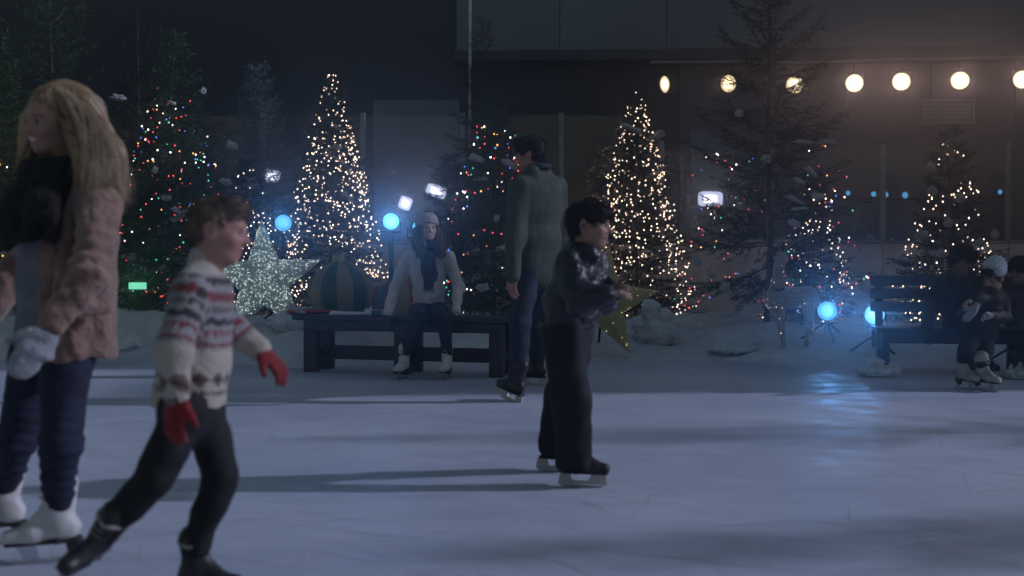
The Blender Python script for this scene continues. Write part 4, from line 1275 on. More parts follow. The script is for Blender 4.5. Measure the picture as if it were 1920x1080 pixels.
def short_hair(root, c, fr, h, m, res=.006, seed=1, fringe=0.0, vol=1.0, nape=0.0, child=False, mess=.35, slen=1.0):
    P = lambda x, y, z: c + h * (x * fr[0] + y * fr[1] + z * fr[2])
    pr = [Ell(P(0, -.07, .16), (.385 * h * vol, .47 * h * vol, .41 * h * vol), fr, k=.02), Ell(P(0, -.26, -.06 - nape), (.30 * h, .22 * h, .24 * h), fr, k=.03),
          Ell(P(0, .22, .42 - fringe * .2), (.24 * h, .20 * h, .10 * h), fr, k=.03),
          Ell(P(0, .36, -.16 - fringe * .1), (.36 * h, .36 * h, .38 * h), fr, k=.015, op='s'),
          Ell(P(.36, .06, -.20), (.14 * h, .19 * h, .20 * h), fr, k=.015, op='s'), Ell(P(-.36, .06, -.20), (.14 * h, .19 * h, .20 * h), fr, k=.015, op='s')]
    def d(X):
        q = (X - c) @ fr.T / h
        return h * (.012 * np.sin(q[:, 0] * 60 + 4 * np.sin(q[:, 1] * 9 + seed)) + .018 * wob(q, 14, seed) + .012 * wob(q, 34, seed + 2))
    o = soft('hair', pr, m, root, res, d)
    me = o.data; n = len(me.vertices); off = np.array(root_loc(o))
    co = np.zeros(n * 3); me.vertices.foreach_get('co', co); co = co.reshape(-1, 3) + off
    no = np.zeros(n * 3); me.vertices.foreach_get('normal', no); no = no.reshape(-1, 3)
    q = np.random.RandomState(seed); G = []
    crown = P(.05, -.30, .50)
    for i in q.randint(0, n, 1500):
        v, nn = co[i], no[i]
        t = v - crown; t = t - nn * (t @ nn); t = nrm(nrm(t) + mess * q.normal(size=3)) ; t = nrm(t - nn * (t @ nn) * .8)
        ln = h * q.uniform(.10, .22) * slen
        G.append((v - nn * .004, v + nn * .004 + t * ln * .35, v + nn * (.006 + .006 * q.rand()) * slen + t * ln * .7, v + nn * (.003 + .010 * q.rand()) * slen + t * ln - fr[2] * ln * .12))
    strands('hair_strands', root, G, m, seed, .0017, 4)
    return o

def strands(name, root, guides, m, seed=1, rad=.0022, n=7):
    """guides: list of (p0, c1, c2, p1) bezier control points"""
    q = np.random.RandomState(seed); V = []; T = []
    for g in guides:
        p0, c1, c2, p1 = [np.asarray(x, float) for x in g]
        ts = np.linspace(0, 1, n)[:, None]
        C = (1 - ts) ** 3 * p0 + 3 * (1 - ts) ** 2 * ts * c1 + 3 * (1 - ts) * ts ** 2 * c2 + ts ** 3 * p1
        C = C + .006 * np.sin(ts * (6 + 6 * q.rand()) + q.rand() * 6) * nrm(q.normal(size=3)) * ts
        k0 = len(V)
        a = nrm(q.normal(size=3)); b = nrm(np.cross(a, p1 - p0)); a = nrm(np.cross(b, p1 - p0))
        for i, c_ in enumerate(C):
            r = rad * (1 - .75 * i / (n - 1))
            for an in (0, 2.09, 4.19): V.append(c_ + r * (a * math.cos(an) + b * math.sin(an)))
        for i in range(n - 1):
            for j in range(3):
                T.append((k0 + i * 3 + j, k0 + i * 3 + (j + 1) % 3, k0 + i * 3 + 3 + (j + 1) % 3, k0 + i * 3 + 3 + j))
    return mobj(name, np.array(V), np.array(T), m, root)

M_BLADE = mat('skate blade steel', (.6, .62, .66), .25, metal=.95)
M_SOLE = mat('dark skate sole', (.03, .03, .035), .5)
M_BOOTW = mat('white skate leather', (.62, .61, .62), .45, vary=(18, .1), bump=(30, .15))
M_BOOTB = mat('black skate leather', (.022, .022, .026), .4, vary=(18, .2), bump=(40, .2))
M_HOLDER = mat('white blade holder', (.5, .5, .52), .35)
M_LACE = mat('laces', (.5, .5, .5), .8)
def skate(root, ank, toe, up, s=1.0, kind='figure', m=None, res=.006, cuff=None):
    """ank: ankle joint, 0.155*s above the ice when upright"""
    ank = np.asarray(ank, float); t = nrm(toe); u = np.asarray(up, float); u = nrm(u - t * (u @ t)); w = np.cross(t, u)
    P = lambda a, b, c=0.0: ank + s * (a * t + b * u + c * w)
    m = m or (M_BOOTW if kind == 'figure' else M_BOOTB)
    hl = -.072
    pr = [Cap(P(-.012, .115), P(-.004, .02), .053 * s, .046 * s, k=.02, flat=(t, 1.12)), Ell(P(-.035, -.035), (.042 * s, .037 * s, .042 * s), np.array([t, w, u]), k=.025),
          Cap(P(.0, -.03), P(.085, -.046), .042 * s, .034 * s, k=.03), Cap(P(.08, -.05), P(.155, -.056), .036 * s, .028 * s, k=.025, flat=(w, 1.25)),
          Cap(P(.03, .03), P(.075, -.01), .022 * s, .02 * s, k=.02), Half(P(0, hl - .008), -u)]
    b = soft('skate_boot', pr, m, root, res, lambda X: .0018 * s * wob(X, 70, 5))
    # sole plate
    so = [Cap(P(-.07, hl - .004), P(.0, hl - .006), .010 * s, .010 * s, k=.01, flat=(w, 3.4)), Cap(P(.0, hl - .006), P(.165, hl - .008), .009 * s, .009 * s, k=.01, flat=(w, 4.2))]
    if kind == 'figure': so.append(Cap(P(-.055, hl - .012), P(-.05, hl - .028), .026 * s, .024 * s, k=.008))
    soft('sole', so, M_SOLE, b, .006)
    # blade: plate outline in the toe/up plane
    z0 = -.155
    if kind == 'figure':
        polys = [[(-.105, z0 + .004), (-.10, z0), (.12, z0), (.165, z0 + .010), (.178, z0 + .024), (.168, z0 + .024), (.15, z0 + .018), (-.105, z0 + .016)],
                 [(-.075, z0 + .015), (-.055, z0 + .015), (-.035, hl - .03), (-.075, hl - .03)], [(.06, z0 + .015), (.11, z0 + .015), (.14, hl - .014), (.075, hl - .014)]]
        hold = None
    else:
        polys = [[(-.095, z0 + .012), (-.07, z0), (.13, z0), (.165, z0 + .014), (.165, z0 + .022), (-.095, z0 + .022)]]
        hold = [[(-.095, z0 + .018), (-.02, z0 + .018), (-.02, z0 + .028), (-.03, hl - .01), (-.085, hl - .01)], [(.06, z0 + .018), (.165, z0 + .018), (.16, hl - .012), (.085, hl - .012), (.06, z0 + .028)], [(-.03, z0 + .018), (.07, z0 + .018), (.07, z0 + .030), (-.03, z0 + .030)]]
    def plate(pl, th, nm, mm):
        mb = MB()
        for pg in pl:
            n = len(pg); V = [P(a, bb, -th / 2) for a, bb in pg] + [P(a, bb, th / 2) for a, bb in pg]
            mb.add(V, [tuple(range(n)), tuple(range(2 * n - 1, n - 1, -1))] + [(i, (i + 1) % n, n + (i + 1) % n, n + i) for i in range(n)])
        mb.build(nm, mm, b)
    plate(polys, .006, 'blade', M_BLADE)
    if hold: plate(hold, .020, 'blade_holder', M_HOLDER)
    lc = MB()
    for i in range(5 if kind == 'figure' else 4):
        q = .10 - i * .028
        a_, z_ = (.046, q) if q > .02 else (.052 + (.02 - q) * .9, q * .8 - .002)
        lc.tube([P(a_, z_, -.022), P(a_ + .012, z_ - .002, 0), P(a_, z_, .022)], .0032 * s, 5)
    lc.build('lace', M_LACE if kind == 'figure' else mat('grey laces', (.22, .22, .23), .8), b, True, kind='stuff')
    if cuff:
        mb = MB(); pts = [P(.058 * math.cos(k * .7854) - .01, .095 + .008 * math.sin(k * 2.1), .056 * math.sin(k * .7854)) for k in range(9)]
        mb.tube(pts, .009 * s, 6); mb.build('cuff', cuff, b, True)
    return b

def gnd(px, d, s=1.0):
    return np.array([(px - 960) / 2200 * d, d, .155 * s])

def person(base, label):
    return thing('person', base, label, 'person')

# fabrics
M_COAT = mat('dusty pink shearling', (.25, .155, .125), .95, sheen=.3, vary=(11, .3), bump=(55, 1.0))
M_BLACKKNIT = mat('black knit', (.012, .012, .014), .95, vary=(40, .3), bump=(70, .7))
M_GREYTOP = mat('grey blue jersey', (.17, .18, .23), .9, vary=(15, .15), bump=(90, .3))
M_JEANS = mat('navy denim', (.018, .022, .05), .85, vary=(16, .3), bump=(140, .35))
M_MITTEN = mat('pale grey wool', (.34, .36, .40), .95, sheen=.4, vary=(40, .2), bump=(90, .8))
M_BLACKPANT = mat('black trousers', (.010, .010, .014), .8, vary=(14, .25), bump=(120, .3))
M_NORDIC = mat('nordic knit', (.4, .36, .32), .95, sheen=.3, attr='Col', bump=(110, .8))
M_REDGLOVE = mat('red wool glove', (.22, .008, .012), .9, sheen=.3, vary=(40, .2), bump=(100, .8))
M_LEATHER = mat('black shiny jacket', (.014, .015, .021), .40, spec=.5, vary=(8, .3), bump=(75, .5))
M_OLIVE = mat('grey green quilted jacket', (.060, .074, .060), .9, vary=(9, .2), bump=(60, .3))
M_OFFWHITE = mat('off white fluffy sweater', (.60, .57, .58), .95, sheen=.5, vary=(22, .12), bump=(60, .9))
M_TAUPE = mat('taupe knit hat', (.33, .28, .27), .95, vary=(30, .15), bump=(80, .9), stretch=(1, 1, .3))
M_HATW = mat('pale blue ribbed knit', (.42, .47, .55), .95, vary=(30, .1), bump=(50, .5))
M_GREYGLOVE = mat('dark grey glove', (.05, .055, .06), .9, vary=(30, .2), bump=(90, .6))
M_DARKCOAT = mat('black padded coat', (.010, .010, .013), .7, vary=(10, .25), bump=(30, .3))
M_BLOND = mat('blonde hair', (.26, .17, .095), .42, spec=.5, vary=(5, .35), stretch=(1, 1, .2))
M_BLOND2 = mat('light blonde strands', (.42, .32, .21), .4, spec=.5, vary=(9, .3))
M_BROWN = mat('brown hair', (.040, .024, .018), .65, spec=.2, vary=(18, .3))
M_DARKHAIR = mat('near black hair', (.012, .009, .008), .6, spec=.25, vary=(18, .3))

# ------------------------------------------------------------------ blonde woman at the left
def blonde():
    J = dict(neck=W(128, 322, 4.16), pel=W(126, 622, 4.16), sl=W(188, 388, 3.98), sr=W(88, 372, 4.34), el=W(168, 520, 3.85), wl=W(98, 612, 3.78), er=W(40, 500, 4.50), wr=W(-25, 590, 4.42),
             hl=W(126, 655, 4.07), hr=W(72, 655, 4.25), kl=W(114, 830, 4.02), kr=W(32, 830, 4.22), al=gnd(108, 4.10), ar=gnd(8, 4.36))
    r = person((J['pel'][0], 4.16, 0), 'blonde woman in a dusty pink coat and white skates, cut by the left edge')
    f = frame((-.86, -.5, 0)); hf = frame((-.56, -.81, -.15), (.08, 0, 1)); hc = W(98, 228, 4.12); h = .232
    body(r, J, 1.0, hc, hf, h, (.40, .235, .19), .0045, smile=True, brow=(.12, .08, .05), lip=(.36, .12, .12))
    eyes(r, hc, hf, h, (.08, .10, .12))
    right = f[0]
    # jersey under the coat
    soft('jersey', torso(lerp(J['sl'], J['sr'], .2), lerp(J['sr'], J['sl'], .1), J['neck'] + f[1] * .04, J['pel'] + f[1] * .05, .16, .11, .15, .11, .16, .115, .05, .01), M_GREYTOP, r, .009, lambda X: .007 * wob(X * np.array([1, 1, .6]), 28, 4))
    # coat, open at the front
    ct = torso(J['sl'], J['sr'], J['neck'], J['pel'], .20, .145, .195, .15, .21, .165, .066, .05)
    ct += [Cap(J['neck'] + f[1] * .21 + np.array([0, 0, -.02]) - f[0] * .02, J['pel'] + f[1] * .29 - f[0] * .03 + np.array([0, 0, -.2]), .10, .21, k=.02, op='s')]
    ct += limb(J['sl'], J['el'], lerp(J['el'], J['wl'], .92), .072, .062, .052, k=.035) + limb(J['sr'], J['er'], J['wr'], .072, .06, .05, k=.045)
    ct += [Half(J['pel'] - np.array([0, 0, .09]), (0, 0, -1))]
    S1 = nrm(J['el'] - J['sl']); S2 = nrm(J['wl'] - J['el'])
    def cd(X):
        e = X - J['el']; near = np.exp(-(e * e).sum(-1) / .03)
        folds = np.sin((X @ S1) * 105 + 2.2 * wob(X, 16, 5)) * near
        drape = wob(X * np.array([1, 1, .22]), 34, 9)
        return .009 * drape + .006 * wob(X, 34, 2) + .003 * wob(X, 95, 7) + .006 * folds
    coat = soft('coat', ct, M_COAT, r, .0065, cd)
    col = [Cap(W(158, 330, 4.04), W(184, 356, 4.05), .034, .040, k=.03), Cap(W(184, 356, 4.05), W(200, 372, 4.16), .04, .034, k=.03), Cap(W(200, 372, 4.16), W(172, 345, 4.30), .034, .034, k=.03), Cap(W(158, 330, 4.04), W(122, 430, 3.97), .034, .026, k=.03), Cap(W(122, 430, 3.97), W(112, 600, 3.98), .024, .022, k=.03)]
    soft('collar', col, M_COAT, coat, .0065, lambda X: .007 * wob(X, 40, 3) + .003 * wob(X, 95, 7))
    pk = MB(); pk.box(W(168, 585, 3.975), (.14, .014, .024), Matrix.Rotation(.5, 3, 'Z') @ Matrix.Rotation(-.12, 3, 'Y'), .005); pk.build('pocket_flap', M_COAT, coat, True)
    # scarf: thick loops and a hanging fall
    sc = []
    for k_, (cx, cy, ra, tilt) in enumerate(((104, 316, .085, .02), (98, 342, .105, .05), (92, 370, .118, .07))):
        N = W(cx, cy, 4.10)
        ring = [N + ra * (math.cos(a) * f[1] + math.sin(a) * f[0] * .95) - np.array([0, 0, tilt * math.cos(a)]) for a in np.linspace(0, 2 * math.pi, 13)]
        for a, b in zip(ring[:-1], ring[1:]): sc.append(Cap(a, b, .034 + .006 * k_, k=.03))
    for (a, b, ra, rb) in ((W(70, 372, 3.93), W(52, 440, 3.92), .055, .045), (W(96, 372, 3.93), W(98, 446, 3.92), .045, .04), (W(30, 370, 3.98), W(18, 446, 3.97), .06, .055)):
        sc.append(Cap(a, b, ra * .7, rb * .6, k=.04, flat=(f[0], 1.6)))
    soft('scarf', sc, M_BLACKKNIT, r, .007, lambda X: .007 * wob(X * np.array([1, 1, .5]), 30, 6) + .004 * wob(X, 90, 8))
    # jeans
    jn = [Cap(J['hl'], J['hr'], .085, k=.05), Cap(lerp(J['hl'], J['hr'], .5) + np.array([0, 0, .05]), J['pel'], .11, .11, k=.05, flat=(right, 1.2))]
    jn += limb(J['hl'], J['kl'], J['al'] + np.array([0, 0, .06]), .098, .066, .052, k=.03) + limb(J['hr'], J['kr'], J['ar'] + np.array([0, 0, .06]), .098, .066, .052, k=.03)
    def jd(X):
        kz = np.exp(-((X[:, 2] - J['kl'][2]) / .12) ** 2); az = np.exp(-((X[:, 2] - .28) / .07) ** 2)
        return .004 * wob(X * np.array([1, 1, .8]), 34, 12) + .003 * wob(X, 70, 4) + (.002 * kz + .003 * az) * np.sin(X[:, 2] * 150 + 2 * wob(X, 20, 3))
    soft('jeans', jn, M_JEANS, r, .007, jd)
    # mittens
    soft('mitten', hand_prims(J['wl'], W(44, 690, 3.75) - J['wl'], f[0], W(30, 600, 3.7) - J['wl'], .215, mitten=True, fat=1.22), M_MITTEN, r, .006, lambda X: .003 * wob(X, 80, 2))
    soft('mitten', hand_prims(J['wr'], (-.4, -.2, -1), (1, 0, 0), (-1, -.4, 0), .20, mitten=True, fat=1.3), M_MITTEN, r, .008)
    # hair
    P = lambda x, y, z: hc + h * (x * hf[0] + y * hf[1] + z * hf[2])
    hp = [Ell(P(0, -.12, .16), (.395 * h, .455 * h, .39 * h), hf, k=.03), Cap(P(-.18, -.34, .1), W(188, 300, 4.08), .085, .072, k=.05), Cap(W(192, 300, 4.08), W(212, 368, 4.05), .08, .042, k=.05),
          Cap(P(.1, -.34, .1), W(180, 330, 4.25), .10, .08, k=.05), Cap(P(-.34, -.14, .02), W(166, 312, 3.98), .034, .034, k=.05), Cap(W(166, 312, 3.98), W(192, 380, 3.95), .034, .02, k=.05),
          Cap(P(.38, .08, .0), W(50, 312, 4.20), .042, .03, k=.03),
          Ell(P(-.10, .44, -.16), (.40 * h, .42 * h, .46 * h), hf, k=.02, op='s')]
    def hd(X):
        q = (X - hc) @ hf.T / h
        an = np.arctan2(q[:, 0], -q[:, 1] + .2)
        return .005 * np.sin(an * 34 + 3 * np.sin(q[:, 2] * 3)) + .003 * np.sin(an * 71 + 4 * np.sin(q[:, 2] * 2.3)) + .006 * wob(q * np.array([1, 1, .35]), 12, 3)
    soft('hair', hp, M_BLOND, r, .0055, hd)
    q = np.random.RandomState(4); G = []
    for i in range(1700):
        a = q.uniform(-2.2, 2.2) if i % 3 else q.uniform(-2.0, -.4)
        el = q.uniform(.1, 1.45)
        rt = P(.40 * math.sin(a) * math.cos(el) , -.12 - .455 * math.cos(a) * math.cos(el), .16 + .395 * math.sin(el))
        loc = (rt - hc) @ hf.T / h
        if loc[1] > .1 and loc[2] < .36: continue
        side = -math.sin(a)                    # >0: her left, near the camera
        t_ = q.rand()
        if loc[1] > 0 and side < 0: E = W(50 + q.uniform(-10, 12), 300 + q.uniform(-10, 25), 4.20)
        elif side > .2: E = lerp(W(165, 330, 3.93), W(222, 372, 4.02), t_) + q.normal(size=3) * .022
        else: E = lerp(W(195, 350, 4.2), W(228, 362, 4.06), t_) + q.normal(size=3) * .022
        out = nrm(rt - P(0, -.1, .1))
        G.append((rt, rt + out * .03 + np.array([.025, 0, -.05]), E + np.array([.0, 0, .13]) + out * .02, E + np.array([0, 0, -.03 * q.rand()])))
    strands('hair_strands', r, G, M_BLOND2, 5, .0019)
    for a, toe in (('al', (-1, -.22, -.02)), ('ar', (-1, -.05, 0))):
        skate(r, J[a], toe, (.05, 0, 1), 1.02, 'figure', res=.006)
blonde()

# ------------------------------------------------------------------ boy in the patterned sweater
def sweater_boy():
    J = dict(neck=W(386, 506, 3.520), pel=W(358, 735, 3.520), sr=W(352, 548, 3.401), sl=W(392, 545, 3.639), er=W(326, 655, 3.319), wr=W(334, 742, 3.338), el=W(440, 622, 3.675), wl=W(486, 656, 3.648),
             hr=W(345, 768, 3.447), hl=W(378, 768, 3.593), kr=W(292, 890, 3.392), kl=W(412, 892, 3.575), ar=W(188, 1008, 3.411), al=gnd(368, 3.575, .78))
    r = person((J['pel'][0], 3.52, 0), 'boy in a patterned knit sweater and red gloves skating to the right')
    f = frame((1, .08, 0)); hf = frame((.97, -.03, -.12), (-.06, 0, 1)); hc = W(412, 434, 3.520); h = .194
    body(r, J, .62, hc, hf, h, (.42, .23, .185), .0045, child=True, brow=(.10, .065, .045), brow_a=.5, lip=(.36, .14, .13))
    eyes(r, hc, hf, h, (.06, .07, .08))
    short_hair(r, hc, hf, h, mat('light brown hair', (.115, .080, .058), .6, vary=(18, .3)), .005, 3, child=True, vol=.93, mess=.15, slen=.4)
    tz = torso(J['sl'], J['sr'], J['neck'], J['pel'], .118, .086, .122, .096, .134, .108, .044, .026)
    tz += limb(J['sr'], J['er'], J['wr'], .053, .045, .037, k=.035) + limb(J['sl'], J['el'], J['wl'], .049, .042, .034, k=.035)
    tz += [Half(W(358, 757, 3.52), (-.05, 0, -1))]
    tz += [Cap(W(384, 498, 3.520), W(390, 486, 3.520), .052, .050, k=.015)]
    ax = nrm(J['pel'] - J['neck'])
    segs = [(J['neck'], J['pel'], .110), (J['sr'], J['er'], .05), (J['er'], J['wr'], .043), (J['sl'], J['el'], .05), (J['el'], J['wl'], .043)]
    def cols(V):
        best = None
        Ds = []
        for a, b, rr in segs:
            ba = b - a; t = np.clip(((V - a) @ ba) / (ba @ ba), 0, 1); Ds.append(np.linalg.norm(V - a - t[:, None] * ba, axis=1) - rr)
        near = np.argmin(np.array(Ds), 0)
        v = (V - W(390, 486, 3.520)) @ ax / .91
        arm_r = .11 + (V - J['sr']) @ nrm(J['er'] - J['sr']); arm_l = .11 + (V - J['sl']) @ nrm(J['el'] - J['sl'])
        v = np.where((near == 1) | (near == 2), arm_r, v); v = np.where((near == 3) | (near == 4), arm_l, v)
        u = np.where(near == 0, np.arctan2((V - J['neck']) @ f[0], (V - J['neck']) @ f[1]) * .12, (V - J['sr']) @ f[1] + (V - J['sr']) @ f[0])
        cream = np.array([.46, .41, .36]); grey = np.array([.27, .26, .27]); dark = np.array([.035, .028, .032]); red = np.array([.19, .03, .035]); brown = np.array([.15, .10, .085])
        C = np.tile(cream, (len(V), 1))
        def band(v0, v1, col, pat=None):
            m = (v > v0) & (v < v1)
            if pat is not None: m &= pat
            C[m] = col
        tri = lambda per: np.abs(((u / per) % 1) - .5) * 2
        band(.045, .285, grey)
        band(.055, .085, dark, (v - .055) < .012 + .018 * tri(.035))
        band(.095, .135, red, np.abs(v - .115) < .018 * (1 - tri(.04)) + .003)
        band(.095, .135, dark, (tri(.04) > .86))
        band(.145, .165, dark, tri(.02) > .45)
        band(.175, .215, dark, np.abs(v - .195 - .012 * (tri(.06) - .5)) < .011)
        band(.222, .25, red, tri(.03) + (v - .222) / .03 < .9)
        band(.262, .275, red, np.abs(v - .268 - .004 * (tri(.05) - .5)) < .005)
        band(.35, .415, brown, (np.abs(v - .382) < .026 * (1 - tri(.075))) )
        band(.35, .415, dark, (np.abs(v - .382) < .010 * (1 - tri(.075) * 1.6)))
        band(.418, .432, dark * 1.6, tri(.02) > .3)
        return C
    tz.sort(key=lambda p_: p_['t'] == 'half')
    soft('sweater', tz, M_NORDIC, r, .005, lambda X: .005 * wob(X * np.array([1, 1, .9]), 30, 3) + .0025 * wob(X, 70, 7), cols)
    tr = [Cap(J['hl'], J['hr'], .066, k=.05), Cap(J['pel'], lerp(J['hl'], J['hr'], .5) - np.array([0, 0, .03]), .080, .080, k=.04, flat=(f[0], 1.1))]
    tr += limb(J['hr'], J['kr'], lerp(J['kr'], J['ar'], .93), .068, .051, .044, k=.03) + limb(J['hl'], J['kl'], J['al'] + np.array([0, 0, .06]), .068, .051, .044, k=.03)
    soft('trousers', tr, M_BLACKPANT, r, .007, lambda X: .006 * wob(X, 32, 5) + .003 * wob(X, 70, 8))
    soft('glove', hand_prims(J['wl'] + (J['wl'] - J['el']) * .04, W(540, 704, 3.629) - J['wl'], (0, -.2, -1), (-.2, -1, -.4), .148, (.25, .45, .4), .4, fat=1.2), M_REDGLOVE, r, .0042)
    soft('glove', hand_prims(J['wr'], W(318, 850, 3.319) - J['wr'], (.3, .9, 0), (.9, -.3, 0), .155, (.2, .35, .35), .4, fat=1.25), M_REDGLOVE, r, .0042)
    M_CUFF = mat('grey sock cuff', (.35, .34, .34), .95, bump=(80, .6))
    skate(r, J['al'], (1, -.05, 0), (0, 0, 1), .78, 'hockey', cuff=M_CUFF)
    skate(r, J['ar'], (-.30, -.86, -.18), (.55, -.15, .80), .78, 'hockey', cuff=M_CUFF)
sweater_boy()

# ------------------------------------------------------------------ boy in the shiny black jacket
def jacket_boy():
    J = dict(neck=W(1094, 474, 5.56), pel=W(1066, 610, 5.62), sr=W(1068, 497, 5.42), sl=W(1112, 486, 5.74), er=W(1085, 563, 5.34), wr=W(1140, 553, 5.30), el=W(1128, 566, 5.72), wl=W(1154, 545, 5.52),
             hr=W(1058, 625, 5.54), hl=W(1074, 622, 5.72), kr=W(1072, 745, 5.48), kl=W(1055, 745, 5.80), ar=gnd(1080, 5.46, .88), al=gnd(1036, 5.86, .88))
    r = person((J['pel'][0], 5.6, 0), 'boy in a shiny black jacket and wide black trousers in the centre')
    f = frame((.93, -.36, 0)); hf = frame((.93, -.35, -.06)); hc = W(1108, 423, 5.54); h = .222
    body(r, J, .75, hc, hf, h, (.40, .245, .19), .005, child=True, brow=(.02, .015, .012), lip=(.34, .15, .13),
         hands=[hand_prims(J['wr'], W(1172, 548, 5.28) - J['wr'], (0, .4, -1), (.3, 1, .3), .135, (.5, .6, .5), .6), hand_prims(J['wl'], W(1172, 545, 5.34) - J['wl'], (0, -.4, -1), (.2, -1, .3), .135, (.5, .6, .5), .6)])
    eyes(r, hc, hf, h, (.03, .02, .015))
    short_hair(r, hc, hf, h, M_DARKHAIR, .006, 6, fringe=.5, vol=1.0, child=True, mess=.18, slen=.7)
    jk = torso(J['sl'], J['sr'], J['neck'], J['pel'], .150, .112, .160, .125, .150, .118, .058, -.01)
    jk += limb(J['sr'], J['er'], lerp(J['er'], J['wr'], .95), .072, .064, .048, k=.035) + limb(J['sl'], J['el'], lerp(J['el'], J['wl'], .9), .07, .062, .048, k=.035)
    jk += [Cap(W(1092, 466, 5.50), W(1106, 474, 5.44), .045, .042, k=.03), Cap(W(1084, 462, 5.58), W(1090, 458, 5.66), .05, .05, k=.03)]
    ax = nrm(J['pel'] - J['neck'])
    jo = soft('jacket', jk, M_LEATHER, r, .006, lambda X: .009 * wob(X * np.array([1, 1, 1.6]), 34, 8) + .004 * wob(X, 75, 2) + .002 * wob(X, 150, 4))
    hemr = .115; c = J['pel'] + ax * -.005
    mb = MB(); mb.tube([c + math.cos(a) * f[0] * .150 + math.sin(a) * f[1] * .122 for a in np.linspace(0, 2 * math.pi, 25)], .020, 8, False); mb.build('waistband', M_LEATHER, jo, True)
    zp = MB(); zp.tube([J['neck'] + f[1] * .095, lerp(J['neck'], J['pel'], .5) + f[1] * .137, J['pel'] + f[1] * .13], .004, 5); zp.build('zip', mat('zip metal', (.4, .4, .42), .3, metal=.9), jo)
    tr = [Cap(J['hl'], J['hr'], .085, k=.05), Cap(J['pel'], lerp(J['hl'], J['hr'], .5) - np.array([0, 0, .05]), .112, .11, k=.05, flat=(f[0], 1.1))]
    tr += limb(J['hr'], J['kr'], J['ar'] - np.array([0.01, 0, .02]), .098, .086, .088, k=.05) + limb(J['hl'], J['kl'], J['al'] - np.array([-.005, 0, .02]), .098, .084, .082, k=.05)
    tr += [Half(J['ar'] - np.array([0, 0, .045]), (0, 0, -1))]
    soft('trousers', tr, M_BLACKPANT, r, .007, lambda X: .013 * wob(X * np.array([1.2, 1.2, .25]), 38, 5) + .005 * wob(X * np.array([1, 1, .6]), 70, 8))
    skate(r, J['ar'], (1, -.18, 0), (0, 0, 1), .88, 'hockey')
    skate(r, J['al'], (.97, -.25, 0), (0, 0, 1), .88, 'hockey')
jacket_boy()

# ------------------------------------------------------------------ standing man seen from behind
def man():
    J = dict(neck=W(1006, 322, 8.92), pel=W(1002, 500, 8.95), sl=W(974, 352, 8.78), sr=W(1044, 350, 9.10), el=W(964, 442, 8.72), wl=W(962, 518, 8.62), er=W(1052, 440, 9.16), wr=W(1040, 515, 9.1),
             hl=W(986, 515, 8.86), hr=W(1016, 515, 9.05), kl=W(975, 612, 8.72), kr=W(1006, 608, 9.3), al=W(969, 715, 8.70), ar=gnd(1006, 9.85))
    r = person((J['pel'][0], 8.95, 0), 'man in a grey green quilted jacket seen from behind, talking to the seated woman')
    f = frame((-.72, .69, 0)); hf = frame((-.97, .22, -.12)); hc = W(992, 290, 8.88); h = .245
    body(r, J, 1.05, hc, hf, h, (.38, .20, .155), .006, brow=(.02, .015, .012), hands=[hand_prims(J['wl'], (-.05, -.02, -1), (1, 0, 0), (-.7, .6, 0), .19, (.3, .4, .3), .4)])
    eyes(r, hc, hf, h)
    short_hair(r, hc, hf, h, M_DARKHAIR, .007, 9, vol=1.0, mess=.2, slen=.7)
    jk = torso(J['sl'], J['sr'], J['neck'], J['pel'], .235, .155, .22, .15, .21, .145, .075, .04)
    jk += limb(J['sl'], J['el'], J['wl'], .084, .072, .054, k=.04) + limb(J['sr'], J['er'], J['wr'], .084, .072, .054, k=.04)
    jk += [Cap(W(998, 322, 8.82), W(1018, 320, 8.98), .058, k=.03)]
    def d(X):
        q = (X - J['neck']) @ f[0]
        return .004 * wob(X, 22, 3) - .003 * np.abs(np.sin(q * math.pi / .062)) ** .5 + .002
    jo = soft('jacket', jk, M_OLIVE, r, .008, d)
    cl = MB(); ring = [W(1008, 313, 8.90) + .086 * (math.cos(a) * f[0] + math.sin(a) * f[1]) for a in np.linspace(0, 2 * math.pi, 17)]; cl.tube(ring, .022, 8, False); cl.build('collar', mat('dark collar cloth', (.03, .032, .045), .8), jo, True)
    jn = [Cap(J['hl'], J['hr'], .095, k=.05), Cap(J['pel'], lerp(J['hl'], J['hr'], .5), .125, .12, k=.05, flat=(f[0], 1.2))]
    jn += limb(J['hl'], J['kl'], J['al'] + np.array([0, 0, .06]), .10, .078, .068, k=.03) + limb(J['hr'], J['kr'], J['ar'] + np.array([0, 0, .07]), .10, .076, .066, k=.03)
    soft('jeans', jn, mat('dark blue denim', (.022, .03, .055), .85, vary=(14, .3), bump=(120, .3)), r, .009, lambda X: .007 * wob(X, 26, 5) + .003 * wob(X, 60, 8))
    skate(r, J['al'], (-.62, .75, .22), (-.05, .1, 1), 1.1, 'hockey')
    skate(r, J['ar'], (-.9, .4, 0), (0, 0, 1), 1.1, 'hockey')
man()

